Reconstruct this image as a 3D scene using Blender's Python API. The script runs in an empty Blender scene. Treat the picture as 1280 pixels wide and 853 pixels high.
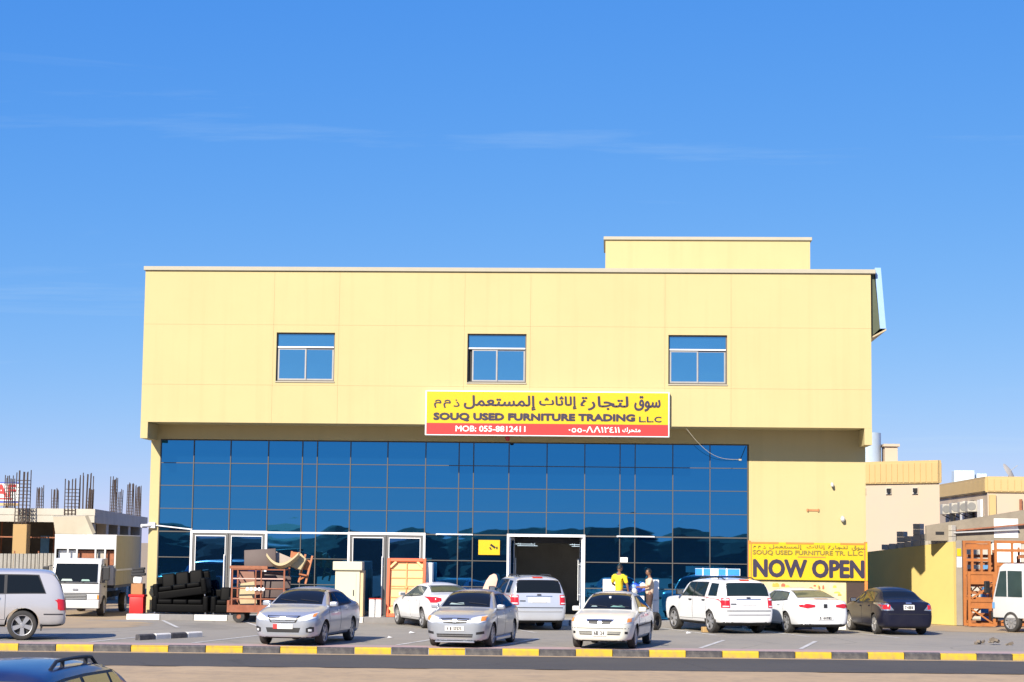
import bpy, bmesh, math, random
from mathutils import Vector, Matrix
from mathutils.bvhtree import BVHTree
R = math.radians
random.seed(7)
scene = bpy.context.scene
COL = scene.collection

# ------------------------------------------------------------------ camera
def make_camera():
    yaw, pitch, roll = R(3.03), R(6.08), R(0.7)
    fw = Vector((-math.sin(yaw)*math.cos(pitch), math.cos(yaw)*math.cos(pitch), math.sin(pitch)))
    rt = Vector((math.cos(yaw), math.sin(yaw), 0)); up = rt.cross(fw)
    r2 = rt*math.cos(roll) + up*math.sin(roll)
    u2 = up*math.cos(roll) - rt*math.sin(roll)
    cd = bpy.data.cameras.new('camera'); cd.sensor_width = 36; cd.sensor_fit = 'HORIZONTAL'
    cd.lens = 67.5; cd.clip_start = 0.5; cd.clip_end = 6000
    o = bpy.data.objects.new('camera', cd); COL.objects.link(o)
    m = Matrix((r2, u2, -fw)).transposed().to_4x4(); m.translation = (0, -66.6, 2.63)
    o.matrix_world = m; scene.camera = o
make_camera()

# ------------------------------------------------------------------ sky, sun, exposure
SUN = Vector((-0.63, -1.39, 1.0)).normalized()          # towards the sun
SUN_ELEV = math.asin(SUN.z); SUN_ROT = math.atan2(SUN.x, SUN.y)
world = bpy.data.worlds.new('World'); scene.world = world; world.use_nodes = True
def build_world():
    nt = world.node_tree; nt.nodes.clear(); N = nt.nodes.new; Lk = nt.links.new
    out = N('ShaderNodeOutputWorld'); bg = N('ShaderNodeBackground'); bg.inputs[1].default_value = 0.1
    sky = N('ShaderNodeTexSky'); sky.sky_type = 'NISHITA'; sky.sun_disc = False
    sky.sun_elevation = SUN_ELEV; sky.sun_rotation = SUN_ROT
    sky.altitude = 0; sky.air_density = 0.62; sky.dust_density = 0.12; sky.ozone_density = 3.5
    # thin cirrus everywhere, as streaks on a high flat layer
    tc = N('ShaderNodeTexCoord'); sep = N('ShaderNodeSeparateXYZ'); Lk(tc.outputs['Generated'], sep.inputs[0])
    def math_(op, a, b=None):
        n = N('ShaderNodeMath'); n.operation = op
        for i, v in ((0, a), (1, b)):
            if v is None: continue
            if isinstance(v, (int, float)): n.inputs[i].default_value = v
            else: Lk(v, n.inputs[i])
        return n.outputs[0]
    # the photograph's colour response: one power curve per channel over the whole sky
    sc_ = N('ShaderNodeSeparateColor'); Lk(sky.outputs[0], sc_.inputs[0]); cc_ = N('ShaderNodeCombineColor')
    for i, (k, p) in enumerate(((.364,1.18),(1.05,.60),(3.55,.18))):
        Lk(math_('MULTIPLY', math_('POWER', sc_.outputs[i], p), k), cc_.inputs[i])
    zz = math_('ADD', math_('MAXIMUM', sep.outputs[2], 0.0), 0.06)
    cx = math_('DIVIDE', sep.outputs[0], zz); cy = math_('DIVIDE', sep.outputs[1], zz)
    cb = N('ShaderNodeCombineXYZ'); Lk(cx, cb.inputs[0]); Lk(cy, cb.inputs[1])
    mp = N('ShaderNodeMapping'); mp.inputs['Rotation'].default_value = (0, 0, R(9)); mp.inputs['Scale'].default_value = (0.34, 1.15, 1)
    mp.inputs['Location'].default_value = (5.5, 2.2, 0)
    Lk(cb.outputs[0], mp.inputs[0])
    nz = N('ShaderNodeTexNoise'); nz.inputs['Scale'].default_value = 0.9; nz.inputs['Detail'].default_value = 9
    nz.inputs['Roughness'].default_value = 0.62; nz.inputs['Distortion'].default_value = 1.1; Lk(mp.outputs[0], nz.inputs['Vector'])
    rp = N('ShaderNodeMapRange'); rp.inputs[1].default_value = 0.56; rp.inputs[2].default_value = 0.82
    rp.inputs[3].default_value = 0; rp.inputs[4].default_value = 0.3; Lk(nz.outputs[0], rp.inputs[0])
    mx = N('ShaderNodeMix'); mx.data_type = 'RGBA'; Lk(rp.outputs[0], mx.inputs[0]); Lk(cc_.outputs[0], mx.inputs[6])
    mx.inputs[7].default_value = (3.2, 4.2, 5.2, 1)
    Lk(mx.outputs[2], bg.inputs[0]); Lk(bg.outputs[0], out.inputs[0])
build_world()
sd = bpy.data.lights.new('sun', 'SUN'); sd.energy = 4.6; sd.angle = R(0.53); sd.color = (1.0, 0.91, 0.76)
so = bpy.data.objects.new('sun', sd); COL.objects.link(so)
so.rotation_euler = (-SUN).to_track_quat('-Z', 'Y').to_euler(); so.location = SUN*120
scene.view_settings.view_transform = 'Standard'; scene.view_settings.look = 'None'
scene.view_settings.gamma = 1; scene.view_settings.exposure = 0.86; scene.view_settings.use_curve_mapping = False

# ------------------------------------------------------------------ materials
MATS = {}
def mat(name, col=(.5,.5,.5), rough=.6, metal=0, var=.12, scale=6, bump=0, bscale=40, coat=0, spec=.5, dirt=None, dirt_amt=.35, dscale=1.2, emit=0):
    if name in MATS: return MATS[name]
    m = bpy.data.materials.new(name); m.use_nodes = True; nt = m.node_tree; N = nt.nodes.new; Lk = nt.links.new
    b = nt.nodes['Principled BSDF']; b.inputs['Roughness'].default_value = rough; b.inputs['Metallic'].default_value = metal
    b.inputs['Specular IOR Level'].default_value = spec
    b.inputs['Coat Weight'].default_value = coat; b.inputs['Coat Roughness'].default_value = .04
    tc = N('ShaderNodeTexCoord')
    nz = N('ShaderNodeTexNoise'); nz.inputs['Scale'].default_value = scale; nz.inputs['Detail'].default_value = 6; Lk(tc.outputs['Object'], nz.inputs['Vector'])
    mx = N('ShaderNodeMix'); mx.data_type = 'RGBA'
    mx.inputs[6].default_value = tuple(c*(1-var) for c in col)+(1,); mx.inputs[7].default_value = tuple(min(1, c*(1+var)) for c in col)+(1,)
    Lk(nz.outputs[0], mx.inputs[0]); last = mx.outputs[2]
    if dirt:
        n2 = N('ShaderNodeTexNoise'); n2.inputs['Scale'].default_value = dscale; n2.inputs['Detail'].default_value = 8; n2.inputs['Roughness'].default_value = .65
        Lk(tc.outputs['Object'], n2.inputs['Vector'])
        mr = N('ShaderNodeMapRange'); mr.inputs[1].default_value = .45; mr.inputs[2].default_value = .75; mr.inputs[4].default_value = dirt_amt; Lk(n2.outputs[0], mr.inputs[0])
        m2 = N('ShaderNodeMix'); m2.data_type = 'RGBA'; Lk(mr.outputs[0], m2.inputs[0]); Lk(last, m2.inputs[6]); m2.inputs[7].default_value = tuple(dirt)+(1,)
        last = m2.outputs[2]
    Lk(last, b.inputs['Base Color'])
    if bump:
        n3 = N('ShaderNodeTexNoise'); n3.inputs['Scale'].default_value = bscale; n3.inputs['Detail'].default_value = 4; Lk(tc.outputs['Object'], n3.inputs['Vector'])
        bp = N('ShaderNodeBump'); bp.inputs['Strength'].default_value = bump; bp.inputs['Distance'].default_value = .02; Lk(n3.outputs[0], bp.inputs['Height']); Lk(bp.outputs[0], b.inputs['Normal'])
    if emit:
        b.inputs['Emission Color'].default_value = tuple(col)+(1,); b.inputs['Emission Strength'].default_value = emit
    MATS[name] = m; return m

def glass_mat(name, tint, dust, dustamt, rough=.015, wav=.0):
    if name in MATS: return MATS[name]
    m = bpy.data.materials.new(name); m.use_nodes = True; nt = m.node_tree; N = nt.nodes.new; Lk = nt.links.new
    nt.nodes.clear(); out = N('ShaderNodeOutputMaterial')
    g = N('ShaderNodeBsdfGlossy'); g.inputs['Color'].default_value = tint+(1,); g.inputs['Roughness'].default_value = rough
    d = N('ShaderNodeBsdfDiffuse'); tc = N('ShaderNodeTexCoord')
    nz = N('ShaderNodeTexNoise'); nz.inputs['Scale'].default_value = .7; nz.inputs['Detail'].default_value = 7; Lk(tc.outputs['Object'], nz.inputs['Vector'])
    mx = N('ShaderNodeMix'); mx.data_type = 'RGBA'; Lk(nz.outputs[0], mx.inputs[0])
    mx.inputs[6].default_value = tuple(c*.7 for c in dust)+(1,); mx.inputs[7].default_value = tuple(c*1.3 for c in dust)+(1,); Lk(mx.outputs[2], d.inputs['Color'])
    ms = N('ShaderNodeMixShader'); ms.inputs[0].default_value = dustamt; Lk(g.outputs[0], ms.inputs[1]); Lk(d.outputs[0], ms.inputs[2])
    if wav:
        mp = N('ShaderNodeMapping'); mp.inputs['Scale'].default_value = (.55, 1, 1.6); Lk(tc.outputs['Object'], mp.inputs[0])
        n3 = N('ShaderNodeTexNoise'); n3.inputs['Scale'].default_value = 1.3; n3.inputs['Detail'].default_value = 1.5; Lk(mp.outputs[0], n3.inputs['Vector'])
        bp = N('ShaderNodeBump'); bp.inputs['Strength'].default_value = 1; bp.inputs['Distance'].default_value = wav; Lk(n3.outputs[0], bp.inputs['Height'])
        Lk(bp.outputs[0], g.inputs['Normal'])
    Lk(ms.outputs[0], out.inputs[0]); MATS[name] = m; return m

def wall_mat(name, col, streak=.10, blotch=.08):
    # painted render with blotches, fine grain and rain streaks
    m = bpy.data.materials.new(name); m.use_nodes = True; nt = m.node_tree; N = nt.nodes.new; Lk = nt.links.new
    b = nt.nodes['Principled BSDF']; b.inputs['Roughness'].default_value = .88; tc = N('ShaderNodeTexCoord')
    def noise(scale, sc3, det, lo, hi, amt):
        mp = N('ShaderNodeMapping'); mp.inputs['Scale'].default_value = sc3; Lk(tc.outputs['Object'], mp.inputs[0])
        n = N('ShaderNodeTexNoise'); n.inputs['Scale'].default_value = scale; n.inputs['Detail'].default_value = det; n.inputs['Roughness'].default_value = .6; Lk(mp.outputs[0], n.inputs['Vector'])
        r = N('ShaderNodeMapRange'); r.inputs[1].default_value = lo; r.inputs[2].default_value = hi; r.inputs[4].default_value = amt; Lk(n.outputs[0], r.inputs[0]); return r.outputs[0]
    last = None
    def mix(f, a, bcol):
        x = N('ShaderNodeMix'); x.data_type = 'RGBA'; Lk(f, x.inputs[0])
        if isinstance(a, tuple): x.inputs[6].default_value = a+(1,)
        else: Lk(a, x.inputs[6])
        x.inputs[7].default_value = bcol+(1,); return x.outputs[2]
    dk = tuple(c*k for c, k in zip(col, (.72,.70,.66)))
    last = mix(noise(.45, (1,1,1), 5, .4, .7, blotch), col, dk)
    last = mix(noise(1.0, (2.6,2.6,.10), 6, .5, .75, streak), last, tuple(c*k for c, k in zip(col, (.66,.64,.62))))
    last = mix(noise(18, (1,1,1), 3, .45, .8, .06), last, dk)
    Lk(last, b.inputs['Base Color'])
    n3 = N('ShaderNodeTexNoise'); n3.inputs['Scale'].default_value = 50; Lk(tc.outputs['Object'], n3.inputs['Vector'])
    bp = N('ShaderNodeBump'); bp.inputs['Strength'].default_value = .08; bp.inputs['Distance'].default_value = .02; Lk(n3.outputs[0], bp.inputs['Height']); Lk(bp.outputs[0], b.inputs['Normal'])
    MATS[name] = m; return m
def asphalt_mat(name, col, oil=.5, crack=.28):
    m = bpy.data.materials.new(name); m.use_nodes = True; nt = m.node_tree; N = nt.nodes.new; Lk = nt.links.new
    b = nt.nodes['Principled BSDF']; b.inputs['Roughness'].default_value = .92; tc = N('ShaderNodeTexCoord')
    def nz(scale, det, lo, hi, amt, rot=0, sc3=(1,1,1)):
        mp = N('ShaderNodeMapping'); mp.inputs['Scale'].default_value = sc3; mp.inputs['Rotation'].default_value = (0,0,rot); Lk(tc.outputs['Object'], mp.inputs[0])
        n = N('ShaderNodeTexNoise'); n.inputs['Scale'].default_value = scale; n.inputs['Detail'].default_value = det; n.inputs['Roughness'].default_value = .65; Lk(mp.outputs[0], n.inputs['Vector'])
        r = N('ShaderNodeMapRange'); r.inputs[1].default_value = lo; r.inputs[2].default_value = hi; r.inputs[4].default_value = amt; Lk(n.outputs[0], r.inputs[0]); return r.outputs[0]
    def mix(f, a, bcol):
        x = N('ShaderNodeMix'); x.data_type = 'RGBA'; Lk(f, x.inputs[0])
        if isinstance(a, tuple): x.inputs[6].default_value = a+(1,)
        else: Lk(a, x.inputs[6])
        x.inputs[7].default_value = bcol+(1,); return x.outputs[2]
    last = mix(nz(.18, 6, .35, .7, .8), tuple(c*.88 for c in col), (col[0]*1.2,col[1]*1.16,col[2]*1.08))      # drifted dust
    last = mix(nz(.9, 6, .60, .74, oil, 1), last, tuple(c*.42 for c in col))                            # oil stains
    last = mix(nz(.5, 4, .60, .66, .30, R(5), (.06,3.2,1)), last, tuple(c*.6 for c in col))              # tyre tracks along the aisle
    v = N('ShaderNodeTexVoronoi'); v.feature = 'DISTANCE_TO_EDGE'; v.inputs['Scale'].default_value = .28; v.inputs['Randomness'].default_value = 1
    nd = N('ShaderNodeTexNoise'); nd.inputs['Scale'].default_value = 1.5; nd.inputs['Detail'].default_value = 5; Lk(tc.outputs['Object'], nd.inputs['Vector'])
    ad = N('ShaderNodeMix'); ad.data_type = 'VECTOR'; ad.inputs[0].default_value = .22; Lk(tc.outputs['Object'], ad.inputs[4]); Lk(nd.outputs['Color'], ad.inputs[5]); Lk(ad.outputs[1], v.inputs['Vector'])
    r = N('ShaderNodeMapRange'); r.inputs[1].default_value = .004; r.inputs[2].default_value = .012; r.inputs[3].default_value = crack; r.inputs[4].default_value = 0; Lk(v.outputs['Distance'], r.inputs[0])
    last = mix(r.outputs[0], last, tuple(c*.3 for c in col))
    last = mix(nz(70, 2, .5, .75, .5), last, tuple(c*.6 for c in col)); last = mix(nz(45, 2, .6, .8, .5, 2), last, tuple(min(1,c*1.7) for c in col))
    Lk(last, b.inputs['Base Color'])
    n3 = N('ShaderNodeTexNoise'); n3.inputs['Scale'].default_value = 90; Lk(tc.outputs['Object'], n3.inputs['Vector'])
    bp = N('ShaderNodeBump'); bp.inputs['Strength'].default_value = .35; bp.inputs['Distance'].default_value = .02; Lk(n3.outputs[0], bp.inputs['Height']); Lk(bp.outputs[0], b.inputs['Normal'])
    MATS[name] = m; return m

# ------------------------------------------------------------------ mesh helpers
class MB:
    def __init__(s): s.v = []; s.f = []
    def add(s, vs, fs):
        n = len(s.v); s.v += [tuple(v) for v in vs]; s.f += [tuple(i+n for i in f) for f in fs]; return s
    def box(s, x0, x1, y0, y1, z0, z1):
        return s.add([(x0,y0,z0),(x1,y0,z0),(x1,y1,z0),(x0,y1,z0),(x0,y0,z1),(x1,y0,z1),(x1,y1,z1),(x0,y1,z1)],
                     [(3,2,1,0),(4,5,6,7),(0,1,5,4),(1,2,6,5),(2,3,7,6),(3,0,4,7)])
    def obox(s, c, size, rot=(0,0,0)):
        from mathutils import Euler
        M = Matrix.Translation(c) @ Euler(rot).to_matrix().to_4x4(); a, b, d = (k/2 for k in size)
        vs = [M @ Vector(p) for p in [(-a,-b,-d),(a,-b,-d),(a,b,-d),(-a,b,-d),(-a,-b,d),(a,-b,d),(a,b,d),(-a,b,d)]]
        return s.add(vs, [(3,2,1,0),(4,5,6,7),(0,1,5,4),(1,2,6,5),(2,3,7,6),(3,0,4,7)])
    def tube(s, p0, p1, r, n=8, r1=None, cap=True):
        p0, p1 = Vector(p0), Vector(p1); d = (p1-p0).normalized(); u = d.orthogonal().normalized(); w = d.cross(u); r1 = r if r1 is None else r1
        vs = []
        for p, rr in ((p0, r), (p1, r1)):
            for k in range(n):
                a = 2*math.pi*k/n; vs.append(p + (u*math.cos(a) + w*math.sin(a))*rr)
        fs = [(k, (k+1) % n, n+(k+1) % n, n+k) for k in range(n)]
        if cap: fs += [tuple(range(n-1, -1, -1)), tuple(range(n, 2*n))]
        return s.add(vs, fs)
    def bar(s, p0, p1, w, h=None, up=(0,0,1)):
        h = w if h is None else h
        p0, p1 = Vector(p0), Vector(p1); d = (p1-p0).normalized(); upv = Vector(up)
        if abs(d.dot(upv)) > .98: upv = Vector((0,1,0))
        u = d.cross(upv).normalized()*w/2; t = u.cross(d).normalized()*h/2
        vs = [p+a*u+b*t for p in (p0, p1) for a, b in ((-1,-1),(1,-1),(1,1),(-1,1))]
        return s.add(vs, [(3,2,1,0),(4,5,6,7),(0,1,5,4),(1,2,6,5),(2,3,7,6),(3,0,4,7)])
    def path(s, pts, r, n=6):
        for a, b in zip(pts, pts[1:]): s.tube(a, b, r, n)
        return s
    def lathe(s, prof, axis='Y', n=24, c=(0,0,0)):
        k = len(prof); vs = []
        for i in range(n):
            a = 2*math.pi*i/n
            for (rr, t) in prof:
                if axis == 'Y': vs.append((c[0]+rr*math.cos(a), c[1]+t, c[2]+rr*math.sin(a)))
                else: vs.append((c[0]+rr*math.cos(a), c[1]+rr*math.sin(a), c[2]+t))
        fs = [(i*k+j, ((i+1) % n)*k+j, ((i+1) % n)*k+j+1, i*k+j+1) for i in range(n) for j in range(k-1)]
        return s.add(vs, fs)
    def prism(s, poly, a0, a1, axis='Y'):
        n = len(poly)
        def P(p, a): return (p[0], a, p[1]) if axis == 'Y' else ((a, p[0], p[1]) if axis == 'X' else (p[0], p[1], a))
        vs = [P(p, a0) for p in poly] + [P(p, a1) for p in poly]
        return s.add(vs, [tuple(range(n-1, -1, -1)), tuple(range(n, 2*n))] + [(k, (k+1) % n, n+(k+1) % n, n+k) for k in range(n)])
    def mesh(s, name, bevel=0, seg=1, smooth=None):
        me = bpy.data.meshes.new(name); me.from_pydata(s.v, [], s.f)
        bm = bmesh.new(); bm.from_mesh(me)
        bmesh.ops.recalc_face_normals(bm, faces=bm.faces)
        if bevel:
            bmesh.ops.bevel(bm, geom=[e for e in bm.edges if e.calc_face_angle(0) > .5], offset=bevel, segments=seg, profile=.6, affect='EDGES', clamp_overlap=True)
        bm.to_mesh(me); bm.free()
        if smooth is not None: shade(me, smooth)
        return me
    def build(s, name, material, parent=None, bevel=0, seg=1, smooth=None, loc=None, rot=None):
        return link(name, s.mesh(name, bevel, seg, smooth), material, parent, loc, rot)
def shade(me, ang=40):
    me.polygons.foreach_set('use_smooth', [True]*len(me.polygons)); me.set_sharp_from_angle(angle=R(ang))
def link(name, me, material, parent=None, loc=None, rot=None):
    o = bpy.data.objects.new(name, me); COL.objects.link(o)
    if material is not None and not me.materials: me.materials.append(material)
    if parent is not None: o.parent = parent
    if loc is not None: o.location = loc
    if rot is not None: o.rotation_euler = rot
    return o
def tag(o, label=None, cat=None, group=None, kind=None):
    if label: o['label'] = label
    if cat: o['category'] = cat
    if group: o['group'] = group
    if kind: o['kind'] = kind
    return o
def thing(name, label, cat, loc=(0,0,0), rz=0, group=None):
    o = bpy.data.objects.new(name, None); COL.objects.link(o); o.empty_display_size = .3
    o.location = loc; o.rotation_euler = (0, 0, rz); return tag(o, label, cat, group)
def struct(o): o['kind'] = 'structure'; return o
def sheet(name, pts, z, material):
    me = bpy.data.meshes.new(name); me.from_pydata([(x, y, z) for x, y in pts], [], [tuple(range(len(pts)))])
    return struct(link(name, me, material))

# text: Arabic is shaped here with presentation forms and set left to right
AR = {'ا':(0xFE8D,0),'إ':(0xFE87,0),'ت':(0xFE95,1),'ث':(0xFE99,1),'ج':(0xFE9D,1),'ح':(0xFEA1,1),'ذ':(0xFEAB,0),'ر':(0xFEAD,0),'س':(0xFEB1,1),
      'ع':(0xFEC9,1),'ق':(0xFED5,1),'ك':(0xFED9,1),'ل':(0xFEDD,1),'م':(0xFEE1,1),'و':(0xFEED,0),'ة':(0xFE93,0)}
def shape(s):
    out = []
    for i, ch in enumerate(s):
        if ch not in AR: out.append(ch); continue
        base, dual = AR[ch]
        pv = i > 0 and s[i-1] in AR and AR[s[i-1]][1]; nx = dual and i+1 < len(s) and s[i+1] in AR
        k = (3 if nx else 1) if pv else (2 if nx else 0)
        out.append(chr(base+k))
    return ''.join(reversed(out))
def text_mesh(body, width, height, bold=0., depth=.012):
    c = bpy.data.curves.new('lettering', 'FONT'); c.body = body; c.resolution_u = 3
    o = bpy.data.objects.new('lettering', c); COL.objects.link(o); bpy.context.view_layer.update()
    me = bpy.data.meshes.new_from_object(o.evaluated_get(bpy.context.evaluated_depsgraph_get()))
    bpy.data.objects.remove(o); bpy.data.curves.remove(c)
    xs = [v.co.x for v in me.vertices]; ys = [v.co.y for v in me.vertices]
    x0, x1, y0, y1 = min(xs), max(xs), min(ys), max(ys); sx = width/(x1-x0); sy = height/(y1-y0)
    bm = bmesh.new(); bm.from_mesh(me)
    r = bmesh.ops.extrude_face_region(bm, geom=bm.faces[:])
    for g in r['geom']:
        if isinstance(g, bmesh.types.BMVert): g.co.z += 1
    for v in bm.verts: v.co = Vector(((v.co.x-x0)*sx, -depth*v.co.z if True else 0, (v.co.y-y0)*sy))
    bmesh.ops.recalc_face_normals(bm, faces=bm.faces)
    if bold:                                   # embolden with shifted copies, each a hair deeper
        src = bm.copy(); tmp = bpy.data.meshes.new('t'); rr_ = bold*max(height, .12)
        for k in range(8):
            a = math.pi*k/4; b2 = src.copy()
            for v in b2.verts: v.co += Vector((rr_*math.cos(a), .0004*(k+1), rr_*math.sin(a)))
            b2.to_mesh(tmp); bm.from_mesh(tmp); b2.free()
        src.free(); bpy.data.meshes.remove(tmp)
    for f in bm.faces: f.smooth = False
    bm.to_mesh(me); bm.free()
    me.materials.clear(); return me
def lettering(name, body, x, y, z, width, height, material, parent, bold=0., depth=.012, label=None):
    me = text_mesh(body, width, height, bold, depth)
    # one object per word: cut the line of text at its wide gaps
    iv = sorted((min(me.vertices[i].co.x for i in p.vertices), max(me.vertices[i].co.x for i in p.vertices)) for p in me.polygons)
    cuts, end = [], iv[0][1]
    for a, b in iv:
        if a > end+.22*height: cuts.append((a+end)/2)
        end = max(end, b)
    cuts = cuts if ' ' in body else []
    o = None
    for k in range(len(cuts)+1):
        lo, hi = (cuts[k-1] if k else -9), (cuts[k] if k < len(cuts) else 1e3)
        bm = bmesh.new(); bm.from_mesh(me)
        bmesh.ops.delete(bm, geom=[v for v in bm.verts if not lo <= v.co.x < hi], context='VERTS')
        w = bpy.data.meshes.new(name); bm.to_mesh(w); bm.free()
        o = link(name, w, material, parent, (x, y, z))
        if label: o['label'] = label
    return o
# ================================================================== ground
def kerb_y(x): return -16.85 + .093*x
M_asphalt = asphalt_mat('asphalt', (.27,.248,.215))
M_road = asphalt_mat('road_asphalt', (.062,.058,.056), .3, .3)
M_sand = mat('sand', (.40,.285,.165), .95, var=.2, scale=.6, bump=.6, bscale=9, dirt=(.22,.17,.12), dirt_amt=.6, dscale=2.5)
M_dust = mat('dusty_ground', (.36,.265,.16), .95, var=.2, scale=1.2, bump=.4, bscale=20, dirt=(.2,.17,.14), dirt_amt=.6, dscale=.8)
M_paver = mat('pink_paver', (.40,.28,.26), .85, var=.14, scale=5, bump=.15, bscale=30, dirt=(.27,.23,.2), dirt_amt=.5, dscale=.7)
M_conc = mat('concrete', (.42,.39,.34), .9, var=.15, scale=2, bump=.3, bscale=25, dirt=(.27,.24,.2), dirt_amt=.5, dscale=.9)
BIG = 2500
ky = kerb_y
sheet('ground', [(-BIG,ky(-BIG)-.08), (BIG,ky(BIG)-.08), (BIG,BIG), (-BIG,BIG)], -.012, M_dust)
def front_ground():
    # sand verge between the road and the camera, gently uneven
    vs = []; fs = []; xs = [-BIG,-300,-120,-60] + [(-40+i*.8) for i in range(101)] + [60,120,300,BIG]
    rows = [(-BIG,0),(-400,0),(-150,0),(-80,0),(-60,.0)] + [(-54+i*.8, 1) for i in range(39)] + [('edge', 0)]
    for yy, bumpy in rows:
        for x in xs:
            y = ky(x)-5.0 if yy == 'edge' else yy + .093*x
            if yy == 'edge' and abs(x) > 200: y = ky(x)-5.0
            z = -.17 + (random.uniform(-.012,.03) if bumpy and abs(x) < 41 else 0)
            vs.append((x, y, z))
    n = len(xs)
    for j in range(len(rows)-1):
        for i in range(n-1): fs.append((j*n+i, j*n+i+1, (j+1)*n+i+1, (j+1)*n+i))
    me = bpy.data.meshes.new('sand_verge'); me.from_pydata(vs, [], fs); shade(me, 60)
    struct(link('sand_verge', me, M_sand))
front_ground()
sheet('road', [(-BIG,ky(-BIG)-5.5), (BIG,ky(BIG)-5.5), (BIG,ky(BIG)-.1), (-BIG,ky(-BIG)-.1)], -.16, M_road)
sheet('gutter', [(-400,ky(-400)-.55), (400,ky(400)-.55), (400,ky(400)-.1), (-400,ky(-400)-.1)], -.156, M_sand)
sheet('parking_lot', [(-60,ky(-60)+.1), (60,ky(60)+.1), (60,-1.0), (10.2,-1.2), (8.8,-1.95), (-16.2,-1.95), (-17,-3.2), (-60,-3.2)], -.004, M_asphalt)
sheet('paved_strip', [(-60,ky(-60)+.1), (60,ky(60)+.1), (60,ky(60)+1.3), (-60,ky(-60)+1.3)], 0.0, M_paver)
def sand_patch(name, cx, cy, rx, ry, z, material):
    pts = [(cx+rx*math.cos(a)*random.uniform(.75,1.15), cy+ry*math.sin(a)*random.uniform(.75,1.15)) for a in [2*math.pi*k/28 for k in range(28)]]
    sheet(name, pts, z, material)
sand_patch('sand_drift', -17.2, -6.2, 2.6, 3.2, 0.0, M_dust)
sand_patch('sand_drift', 12.5, -1.2, 3.4, 1.3, 0.0, M_dust)
# worn bay lines
M_line = mat('worn_paint', (.55,.54,.52), .8, var=.2, scale=8, dirt=(.2,.195,.19), dirt_amt=.85, dscale=2.2)
for k in range(9):
    x0 = -16.2+2.65*k; y0 = ky(x0)+1.45; dx = .135*4.6
    a, b = (x0, y0), (x0+dx+.25, y0+4.5)
    sheet('bay_line', [(a[0]-.06,a[1]), (a[0]+.06,a[1]), (b[0]+.06,b[1]), (b[0]-.06,b[1])], .004, M_line)
for k in range(9):
    x0 = -13.3+2.75*k; y0 = -7.6
    b = (x0-1.7, -2.4)
    sheet('bay_line', [(x0-.06,y0), (x0+.06,y0), (b[0]+.06,b[1]), (b[0]-.06,b[1])], .004, M_line)
# kerb of painted stones
M_ky = mat('kerb_yellow', (.56,.37,.02), .7, var=.1, scale=8, dirt=(.24,.19,.11), dirt_amt=.75, dscale=5)
M_kb = mat('kerb_black', (.05,.048,.054), .65, var=.15, scale=8, dirt=(.2,.18,.16), dirt_amt=.6, dscale=5)
M_kw = mat('kerb_white', (.72,.70,.66), .7, var=.08, scale=6, dirt=(.4,.36,.3), dirt_amt=.5, dscale=3)
kerb = struct(bpy.data.objects.new('kerb', None)); COL.objects.link(kerb); kerb.location = (0, ky(0), -.18); kerb.rotation_euler.z = math.atan(.093)
kme = {}
for key, m in (('y', M_ky), ('b', M_kb)):
    b = MB(); b.prism([(-.08,0),(.1,0),(.1,.195),(-.05,.195),(-.08,.165)], 0, .928, 'X'); me = b.mesh('kerb_stone', .008); me.materials.append(m); kme[key] = me
SEG = .94
for i in range(-26, 24):
    link('kerb_stone', kme['y' if i % 2 else 'b'], None, kerb, (i*SEG+.04, random.uniform(-.012,.012), random.uniform(-.012,.004)), (random.uniform(-.01,.01), random.uniform(-.004,.004), random.uniform(-.006,.006)))
# black and white kerb stub lying in the parking bay
stub = thing('kerb_stub', 'short black and white kerb stub on the asphalt left of the silver sedan', 'kerb', (-12.62,-15.4,0), math.atan2(2.4,1.25))
for i in range(4):
    b = MB(); b.prism([(-.08,-.01),(.08,-.01),(.08,.12),(.05,.15),(-.05,.15),(-.08,.12)], 0, .62, 'X')
    b.build('kerb_stone', (M_kb, M_kw)[i % 2] if i else M_kb, stub, .008, loc=(i*.66, 0, 0))
# shop step: white and grey kerb stones in front of the glass
M_plat = mat('platform_tile', (.36,.345,.32), .7, var=.1, scale=4, dirt=(.25,.22,.18), dirt_amt=.5, dscale=.8)
b = MB(); b.box(-16.3, 8.9, -1.62, .3, -.02, .165); struct(b.build('shop_step', M_plat))
sk = struct(bpy.data.objects.new('step_kerb', None)); COL.objects.link(sk); sk.location = (-16.35, -1.9, 0)
kb = []
for m in (M_kw, mat('kerb_grey', (.2,.19,.185), .8, var=.2, scale=5)):
    b = MB(); b.box(0, 1.13, 0, .27, -.02, .18); me = b.mesh('kerb_stone', .012); me.materials.append(m); kb.append(me)
for i in range(22): link('kerb_stone', kb[i % 2], None, sk, (i*1.15, random.uniform(-.008,.008), random.uniform(-.008,.004)))
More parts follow.
